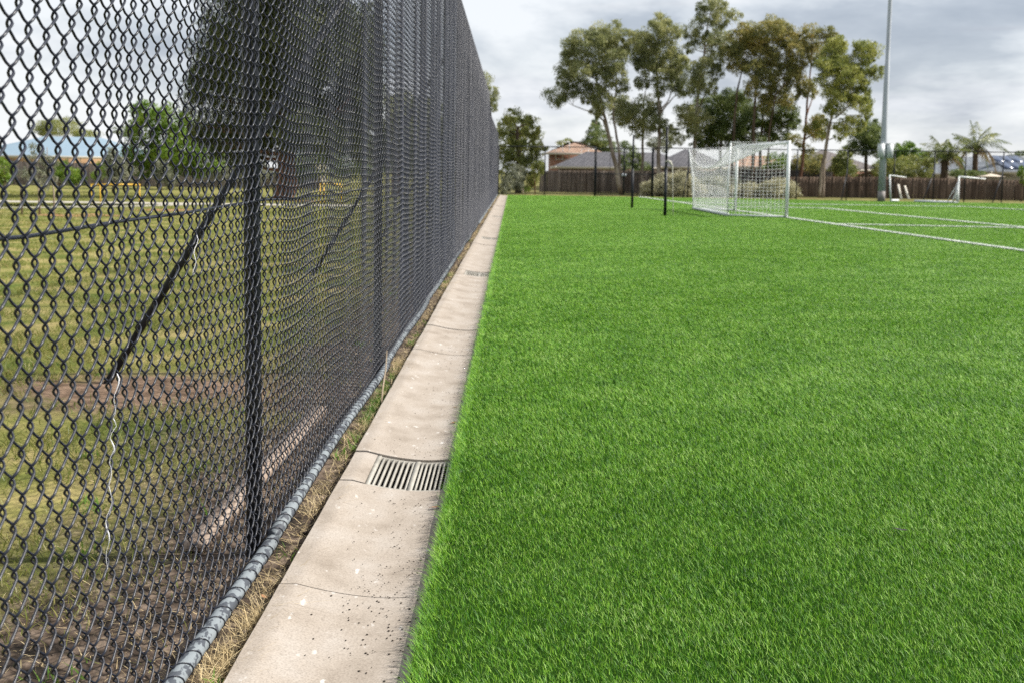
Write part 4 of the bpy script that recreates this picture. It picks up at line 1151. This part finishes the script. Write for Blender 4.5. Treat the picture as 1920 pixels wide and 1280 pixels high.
tree('gum_tree', 'broad gum with rusty brown crown behind the goal', 77.0,
     [[(1411, 352, .16), (1412, 280, .14), (1415, 200, .11), (1418, 140, .07), (1432, 80, .03)],
      [(1372, 345, .14), (1376, 240, .10), (1382, 170, .08), (1392, 130, .04)],
      [(1438, 345, .10), (1440, 250, .08), (1450, 180, .05)]],
     [(1396, 56, 20, 13), (1384, 74, 18, 15), (1412, 64, 18, 13), (1450, 40, 15, 13), (1440, 56, 20, 14), (1466, 54, 16, 15), (1478, 72, 17, 16), (1424, 76, 22, 16), (1452, 84, 22, 17), (1488, 94, 15, 17),
      (1400, 92, 22, 16), (1376, 100, 18, 16), (1426, 108, 22, 17), (1462, 112, 22, 16), (1492, 118, 13, 16), (1386, 122, 18, 15), (1410, 130, 20, 14), (1446, 134, 20, 14), (1480, 138, 18, 14),
      (1430, 150, 20, 14), (1462, 160, 17, 16), (1412, 166, 15, 16), (1450, 180, 16, 15), (1472, 186, 14, 14), (1436, 196, 15, 16), (1484, 142, 12, 14)],
     M['gum_olive'], M['dark_bark'], 105, group=GRP, cover=2.7)
tree('gum_tree', 'dense dark green lower gum directly above the goal net', 79.5,
     [[(1350, 350, .16), (1352, 280, .12), (1356, 220, .09), (1362, 180, .05)],
      [(1425, 350, .15), (1426, 280, .13), (1430, 220, .10), (1434, 185, .05)]],
     [(1340, 196, 22, 16), (1366, 188, 20, 16), (1392, 190, 20, 16), (1352, 216, 24, 18), (1380, 218, 24, 18), (1330, 226, 20, 17), (1404, 226, 20, 18), (1344, 246, 24, 16), (1372, 248, 24, 16), (1398, 252, 20, 15), (1322, 254, 18, 14), (1356, 268, 22, 10), (1390, 270, 18, 9), (1330, 270, 16, 8),
      (1316, 200, 16, 14), (1300, 232, 14, 14), (1410, 200, 18, 14), (1420, 262, 16, 12), (1310, 268, 14, 8), (1432, 222, 16, 14), (1458, 204, 18, 15), (1484, 208, 14, 14), (1470, 224, 20, 14), (1490, 226, 10, 12), (1452, 238, 18, 14), (1478, 236, 10, 9), (1446, 258, 16, 11), (1466, 258, 14, 11)],
     M['dark_leaf'], M['dark_bark'], 106, group=GRP, cover=2.6, leaf=(.16, .05), droop=.5)
tree('gum_tree', 'slim gum with bare brown trunk left of the rightmost gum', 77.0,
     [[(1500, 340, .13), (1506, 285, .12), (1511, 235, .10), (1515, 185, .08), (1522, 120, .05), (1525, 70, .03)],
      [(1513, 215, .06), (1524, 196, .05), (1536, 172, .03)], [(1508, 262, .08), (1522, 254, .06), (1534, 248, .04)]],
     [(1520, 58, 15, 13), (1504, 74, 13, 17), (1524, 82, 19, 14), (1548, 62, 14, 12), (1558, 76, 16, 14), (1506, 94, 11, 8), (1544, 92, 16, 12), (1514, 112, 12, 12), (1506, 158, 13, 14), (1516, 168, 13, 15), (1498, 172, 9, 10), (1500, 262, 13, 9), (1520, 238, 14, 16), (1540, 230, 12, 12), (1530, 250, 14, 12), (1512, 278, 12, 8)],
     M['gum_olive'], M['red_bark'], 107, group=GRP, cover=2.3)
tree('gum_tree', 'rightmost gum, bright crown on two thin pale trunks', 74.5,
     [[(1543, 371, .15), (1547, 310, .13), (1556, 262, .11), (1566, 220, .09), (1574, 170, .06), (1584, 110, .03)],
      [(1536, 371, .12), (1538, 320, .10), (1545, 280, .08), (1548, 235, .04)], [(1566, 222, .07), (1580, 208, .05), (1596, 190, .03)]],
     [(1560, 92, 17, 16), (1576, 84, 14, 14), (1556, 112, 20, 16), (1578, 106, 18, 15), (1546, 128, 20, 16), (1572, 124, 20, 15), (1598, 124, 18, 16), (1614, 132, 16, 14), (1552, 148, 22, 14), (1582, 146, 20, 15), (1606, 154, 18, 14), (1630, 142, 13, 14), (1646, 136, 9, 15), (1626, 90, 20, 15), (1612, 100, 12, 12), (1638, 102, 9, 12), (1624, 114, 11, 8),
      (1570, 166, 20, 14), (1596, 174, 20, 15), (1618, 178, 14, 15), (1558, 182, 18, 13), (1580, 192, 20, 14), (1606, 196, 16, 14), (1624, 200, 11, 13), (1626, 214, 9, 8), (1556, 204, 14, 11), (1548, 240, 13, 16), (1566, 236, 8, 8), (1590, 232, 14, 14), (1604, 224, 9, 8), (1582, 252, 12, 11), (1612, 238, 10, 8)],
     M['gum_bright'], M['gum_bark'], 108, group=GRP, cover=2.4)
tree('shade_tree', 'compact dark green tree between the rightmost gum and light pole', 84,
     [[(1625, 350, .2), (1625, 290, .15), (1626, 250, .08)]],
     [(1628, 240, 18, 15), (1640, 262, 16, 17), (1612, 262, 18, 16), (1628, 276, 24, 14), (1646, 278, 12, 12), (1602, 282, 12, 11), (1622, 252, 22, 14)], M['dark_leaf'], M['dark_bark'], 109, cover=2.8, droop=.3)
tree('conifer', 'dark conifer rising behind the tan roofed house', 110,
     [[(1118, 330, .3), (1118, 260, .2), (1118, 228, .06)]],
     [(1117, 230, 7, 10), (1116, 246, 13, 10), (1118, 262, 20, 11), (1106, 270, 14, 9), (1132, 276, 20, 10), (1118, 284, 30, 10), (1140, 290, 20, 8), (1175, 282, 16, 12), (1180, 300, 20, 12)], M['dark_leaf'], M['dark_bark'], 110, cover=3.0, droop=.2, limbs=False)
# big rounded trees in the left corner
tree('cypress_tree', 'large rounded olive green tree in the far left corner', 76,
     [[(972, 356, .3), (972, 300, .22), (970, 240, .1)]],
     [(962, 224, 20, 16), (978, 232, 22, 17), (948, 240, 18, 16), (996, 240, 16, 18), (964, 252, 26, 18), (986, 258, 24, 18), (1006, 262, 12, 18), (944, 266, 16, 18), (958, 282, 24, 18), (984, 288, 24, 20), (1006, 290, 13, 18), (944, 296, 14, 18), (966, 308, 24, 16), (992, 314, 18, 16), (1010, 276, 14, 8), (998, 226, 8, 9), (955, 322, 18, 12), (980, 330, 18, 10)],
     M['cypress'], M['dark_bark'], 111, leaf=(.19, .06), cover=1.7, droop=.4, clump=.24)
tree('gum_tree', 'pale gum just showing above the end of the tall fence', 90,
     [[(905, 345, .25), (906, 250, .18), (908, 170, .08)]],
     [(908, 150, 14, 14), (922, 172, 12, 11), (906, 184, 16, 12), (926, 192, 9, 9), (900, 215, 16, 14), (890, 160, 16, 16), (925, 204, 7, 5)], M['gum_grey'], M['gum_bark'], 112, cover=2.2)
tree('sapling', 'grey green sapling with thin trunk in the far corner', 72,
     [[(981, 359, .05), (980, 335, .04), (976, 318, .02)]], [(972, 322, 11, 10), (968, 336, 10, 14), (978, 332, 9, 9), (970, 350, 9, 8)], M['silver_leaf'], M['gum_bark'], 113, leaf=(.10, .04), droop=.5)
tree('sapling', 'small sapling with reddish stem right of the grey one', 73,
     [[(1003, 358, .05), (1003, 340, .04), (1000, 330, .02)]], [(1000, 338, 9, 9), (994, 346, 8, 10), (1006, 318, 12, 12), (1012, 310, 8, 8)], M['cypress'], M['red_bark'], 114, leaf=(.10, .04), droop=.5)
tree('shrub', 'low grey bush against the foot of the tall fence end', 70.5, [[(950, 362, .04), (950, 352, .03)]], [(948, 338, 8, 12), (954, 348, 8, 10), (944, 352, 8, 9)], M['silver_leaf'], M['gum_bark'], 115, leaf=(.10, .035), limbs=False, cat='shrub')
tree('shrub', 'tiny yellow green bush beside the far corner saplings', 72.5, [[(987, 361, .03), (987, 357, .02)]], [(987, 356, 7, 4)], M['lime_leaf'], M['gum_bark'], 116, leaf=(.07, .03), limbs=False, cat='shrub')

# saltbush mounds along the paling fence
SG = 'grey saltbush mounds behind the goal'
for k, (bl, Yq, lab) in enumerate([
    ([(1222, 353, 17, 12), (1240, 350, 16, 13), (1254, 347, 18, 16), (1276, 346, 18, 17), (1292, 352, 16, 14), (1214, 358, 10, 9), (1266, 356, 22, 10)], 72.5, 'widest grey saltbush mound, left of the goal net'),
    ([(1322, 352, 20, 15), (1345, 352, 24, 15), (1372, 353, 22, 14), (1396, 358, 18, 11), (1308, 356, 12, 10), (1360, 360, 30, 9)], 72.5, 'grey saltbush mound seen through the goal net'),
    ([(1436, 355, 18, 12), (1456, 353, 20, 14), (1476, 360, 16, 9), (1420, 360, 12, 8), (1490, 364, 8, 5)], 72.2, 'grey saltbush mound partly behind the near goal post')]):
    tree('saltbush', lab, Yq, [[(bl[2][0], 369, .06), (bl[2][0], 358, .04)]], bl, M['shrub_leaf'], M['gum_bark'], 130+k, leaf=(.10, .045), cover=7, droop=.1, group=SG, cat='shrub', limbs=False, clump=.34)
# garden trees at right
for k, (bl, Yq, lm, lab) in enumerate([
    ([(1680, 285, 16, 12), (1700, 284, 16, 12), (1694, 298, 24, 14), (1672, 300, 14, 14), (1718, 296, 18, 14)], 84, M['lime_leaf'], 'yellow green garden tree directly right of the light pole'),
    ([(1690, 316, 22, 14), (1714, 312, 22, 16), (1732, 320, 14, 13), (1668, 318, 16, 14), (1650, 322, 14, 12), (1735, 304, 10, 10)], 80, M['cypress'], 'grey green bushy tree over the palings right of the pole'),
    ([(1520, 300, 16, 14), (1510, 314, 18, 12), (1530, 316, 16, 11), (1496, 308, 12, 12)], 80, M['gum_olive'], 'dark olive bush above the palings right of the goal'),
    ([(1574, 298, 14, 14), (1590, 306, 16, 14), (1576, 318, 18, 12), (1598, 322, 12, 10), (1565, 312, 12, 12)], 80, M['cypress'], 'leafy olive bush beside the two thin gum trunks'),
    ([(1448, 304, 16, 11), (1462, 312, 14, 12), (1440, 318, 12, 8), (1470, 300, 8, 10), (1484, 318, 6, 5)], 84, M['lime_leaf'], 'bright green garden tree seen through the goal net'),
    ([(1795, 324, 20, 6), (1815, 325, 22, 5), (1840, 326, 18, 4)], 80, M['dark_leaf'], 'low dark hedge top between the two palms'),
    ([(1916, 322, 6, 10), (1918, 335, 6, 10)], 73.0, M['lime_leaf'], 'thin yellow green creeper at the right edge of the palings'),
    ([(1912, 289, 10, 5)], 104, M['dark_leaf'], 'far dark treetop above the solar panel roof'),
    ([(1230, 268, 12, 10), (1262, 262, 10, 9), (1278, 262, 8, 8), (1245, 276, 16, 8)], 118, M['silver_leaf'], 'far pale treetop between the gum trunks'),
    ([(1190, 300, 12, 12), (1205, 315, 14, 12), (1180, 318, 14, 10), (1170, 300, 8, 10)], 82, M['dark_leaf'], 'dark shrub among the left gum trunks'),
    ([(1064, 266, 12, 4), (1050, 270, 8, 4)], 125, M['cypress'], 'far treetop left of the tan roof ridge')]):
    tree('garden_tree', lab, Yq, [[(bl[0][0], 352, .10), (bl[0][0], bl[0][1]+8, .06), (bl[0][0], bl[0][1], .03)]], bl, lm, M['dark_bark'], 150+k, leaf=(.16, .06), cover=2.8, droop=.3, limbs=False)
# palms
def palm(label, Y, base, top, r0, fronds, seed, flen):
    r = rng(seed)
    b = P(base[0], base[1], Y); c = P(top[0], top[1], Y)
    t = thing('palm_tree', label, 'palm', (b[0], Y, GZ), 'palms behind the paling fence')
    mb = MB(); n = 16; f_ = np.linspace(0, 1, n)[:, None]
    pp = np.array([b[0], Y, GZ])*(1-f_)+c*f_
    mb.tube(pp, r0*(1+.12*(np.arange(n) % 2))*np.linspace(1.1, .85, n), 10); mb.build('trunk', M['dark_bark'], t, smooth=True)
    for i, (dx, dz, dead) in enumerate(fronds):
        mbf = MB()
        dy = r.normal(0, .5)
        d0 = unit(np.array([dx*.6, dy, abs(dz)*.5+.9 if not dead else .3]))
        L_ = flen*r.uniform(.85, 1.1)
        end = c+unit(np.array([dx, dy, dz-.22]))*L_
        ctrl = c+d0*L_*.62
        s_ = np.linspace(0, 1, 26)[:, None]
        rach = (1-s_)**2*c+2*s_*(1-s_)*ctrl+s_**2*end
        mbf.tube(rach, np.linspace(.03, .006, 26), 5, caps=False)
        T = unit(np.gradient(rach, axis=0)); side_ = unit(np.cross(T, np.array([0, 0, 1.0])))
        C_, D_, S_, Ls = [], [], [], []
        for j in range(3, 26):
            for rep in range(2):
                for sg in (-1, 1):
                    ll = (.62*math.sin(math.pi*min(1, .12+j/28))+.16)*r.uniform(.75, 1.15)
                    dv = unit((side_[j]*sg*.8+T[j]*.55+np.array([0, 0, -.85-.3*(dead)])+r.normal(0, .2, 3))[None])[0]
                    C_.append(rach[j]+dv*ll/2+T[j]*.03*rep); D_.append(dv); S_.append(unit(np.cross(dv, T[j]+.01)[None])[0]); Ls.append(ll)
        mbf.leaves(np.array(C_), np.array(D_), np.array(S_), np.array(Ls), np.full(len(Ls), .05))
        mbf.build('frond', M['palm_dead'] if dead else M['palm_leaf'], t)
    return t
fr1 = [(-1, .25, 0), (-.8, .7, 0), (-.35, 1.0, 0), (0, 1.1, 0), (.3, 1.1, 0), (.7, .8, 0), (1, .45, 0), (1, .05, 0), (.9, -.35, 0), (-.9, -.3, 0), (.5, -.4, 0), (-.5, -.1, 0), (.8, -.55, 1), (-.55, -.8, 1), (.3, -.9, 1), (.55, .9, 0), (-.15, .9, 0)]
fr2 = [(-1, .65, 0), (-.75, .95, 0), (-.2, 1.15, 0), (.1, 1.2, 0), (.5, 1.0, 0), (.85, .85, 0), (1, .45, 0), (.95, .1, 0), (1, -.35, 1), (-.6, -.25, 0), (.5, -.6, 1), (-.3, -.5, 1), (.75, -.45, 0), (.25, .5, 0)]
palm('shorter bushy palm with full drooping fronds', 82, (1769, 352), (1772, 298), .26, fr1, 61, 2.0)
palm('taller palm with upright curling fronds and bare grey trunk', 85, (1828, 350), (1829, 282), .20, fr2, 62, 2.25)

# left-hand scene beyond the mesh
tree('pine_tree', 'huge dark pine with reddish trunk behind the tall fence', 53,
     [[(532, 378, .50), (535, 320, .42), (530, 240, .36), (540, 100, .28), (545, -80, .15)], [(536, 270, .18), (500, 200, .12), (450, 150, .06)], [(533, 290, .16), (600, 230, .10), (650, 190, .05)]],
     [(420, 30, 45, 50), (400, 110, 42, 50), (385, 180, 38, 44), (470, 60, 60, 55), (460, 140, 60, 50), (430, 215, 50, 40), (480, 230, 50, 36), (420, 265, 32, 26), (540, 40, 60, 55), (540, 130, 60, 50), (530, 200, 50, 40), (600, 70, 60, 55), (610, 150, 60, 50), (590, 215, 55, 36), (655, 100, 44, 50), (665, 165, 36, 44), (640, 225, 42, 34), (640, 30, 30, 50), (460, -30, 60, 50), (560, -60, 70, 60), (420, -60, 46, 50), (640, -60, 30, 40), (500, -140, 90, 60), (490, 268, 36, 28), (600, 262, 48, 30), (690, 200, 20, 40), (440, 285, 36, 26), (400, 240, 30, 30), (650, 265, 40, 26), (570, 250, 40, 28), (460, 305, 26, 14), (680, 60, 26, 50)],
     M['pine'], M['red_bark'], 201, leaf=(.26, .05), cover=2.5, droop=.5, limb_r=.10)
tree('cypress_tree', 'olive tree behind the mesh, right of the huge pine', 62, [[(745, 372, .3), (745, 280, .25), (760, 200, .1)]],
     [(745, 200, 26, 26), (775, 210, 34, 30), (740, 250, 34, 34), (785, 260, 34, 34), (815, 240, 26, 30), (760, 300, 36, 30), (820, 290, 24, 30), (715, 280, 20, 24), (850, 270, 20, 30)], M['cypress'], M['red_bark'], 202, leaf=(.2, .06), cover=2.6)
tree('shade_tree', 'bright lime green tree left of the huge pine', 72, [[(318, 352, .2), (318, 300, .16), (320, 240, .08)]],
     [(290, 215, 26, 22), (316, 225, 30, 24), (345, 245, 30, 24), (275, 245, 24, 22), (305, 262, 36, 24), (350, 280, 36, 24), (270, 285, 26, 24), (310, 300, 36, 22), (380, 300, 28, 20), (340, 315, 36, 16), (270, 315, 24, 18), (400, 275, 16, 20)], M['lime_leaf'], M['dark_bark'], 203, leaf=(.2, .09), cover=2.8, droop=.2)
tree('sapling', 'thin grey leaved young tree tied between two stakes', 33.2, [[(101, 397, .025), (97, 350, .022), (80, 300, .015), (76, 276, .008)]],
     [(76, 280, 12, 10), (68, 300, 14, 14), (84, 312, 16, 14), (96, 300, 10, 10), (70, 328, 14, 14), (88, 336, 14, 14), (50, 325, 10, 10), (78, 296, 10, 12)], M['silver_leaf'], M['gum_bark'], 204, leaf=(.07, .022), cover=1.0, limbs=False)
for (x, lab) in ((41, 'thin timber stake left of the staked young tree'), (74, 'thin timber stake nearest the staked young tree')):
    p0 = P(x, 396, 33.0); p1 = P(x-1, 350, 33.0); p0[2] = GZ
    mb = MB(); mb.beam(p0, p1, .045, .045); tag(mb.build('stake', M['stake'], origin=p0), lab, 'stake', 'timber stakes by the young tree')
for k, (bl, Yq, lm, lab, cat) in enumerate([
    ([(112, 320, 12, 14), (130, 328, 16, 14), (144, 334, 12, 12)], 60, M['lime_leaf'], 'green bush right of the staked young tree', 'shrub'),
    ([(212, 305, 14, 20), (226, 322, 18, 20), (214, 336, 16, 12), (205, 290, 10, 12)], 60, M['silver_leaf'], 'silver grey shrub left of the lime green tree', 'shrub'),
    ([(300, 320, 16, 18), (314, 334, 14, 14)], 60, M['silver_leaf'], 'silver grey shrub in front of the lime green tree', 'shrub'),
    ([(8, 320, 14, 18), (2, 334, 14, 10)], 60, M['lime_leaf'], 'green bush at the left edge of the view', 'shrub'),
    ([(190, 318, 14, 14), (180, 330, 12, 10)], 62, M['lime_leaf'], 'small bright bush under the blue roof', 'shrub'),
    ([(120, 240, 34, 14), (96, 246, 18, 9), (160, 252, 24, 8)], 120, M['cypress'], 'far olive treetop rising behind the blue roof', 'tree'),
    ([(232, 246, 18, 9)], 118, M['dark_leaf'], 'far dark treetop at the end of the blue roof', 'tree'),
    ([(600, 310, 40, 22), (660, 300, 40, 26), (560, 325, 30, 14), (700, 312, 30, 20)], 78, M['dark_leaf'], 'dark background shrubs right of the pine trunk', 'shrub'),
    ([(440, 318, 36, 16), (480, 322, 30, 14), (400, 322, 24, 14)], 78, M['silver_leaf'], 'pale background shrubs left of the pine trunk', 'shrub')]):
    tree('garden_tree' if cat == 'tree' else 'shrub', lab, Yq, [[(bl[0][0], 352, .08), (bl[0][0], bl[0][1], .04)]], bl, lm, M['dark_bark'], 220+k, leaf=(.14, .05), cover=2.4, droop=.3, cat=cat, limbs=False)
# yellow barriers on the path
for (xa, xb, Yq, lab) in ((172, 262, 44.3, 'yellow metal barrier rail standing on the path'), (600, 640, 47.0, 'yellow barrier rail beside the pine trunk')):
    a, b = P(xa, 378, Yq), P(xb, 377, Yq+.9); a[2] = b[2] = GZ
    zt = P(xa, 346, Yq)[2]
    t = thing('barrier_rail', lab, 'barrier', (a+b)/2)
    for p in (a, lerp(a, b, .18), b):
        mb = MB(); mb.tube([p, (p[0], p[1], zt-.02)], .024, 8); mb.build('leg', M['yellow'], t, smooth=True)
    mb = MB(); mb.tube([(a[0]-.03, a[1], zt), (b[0]+.03, b[1], zt)], .026, 8); mb.build('top_rail', M['yellow'], t, smooth=True)
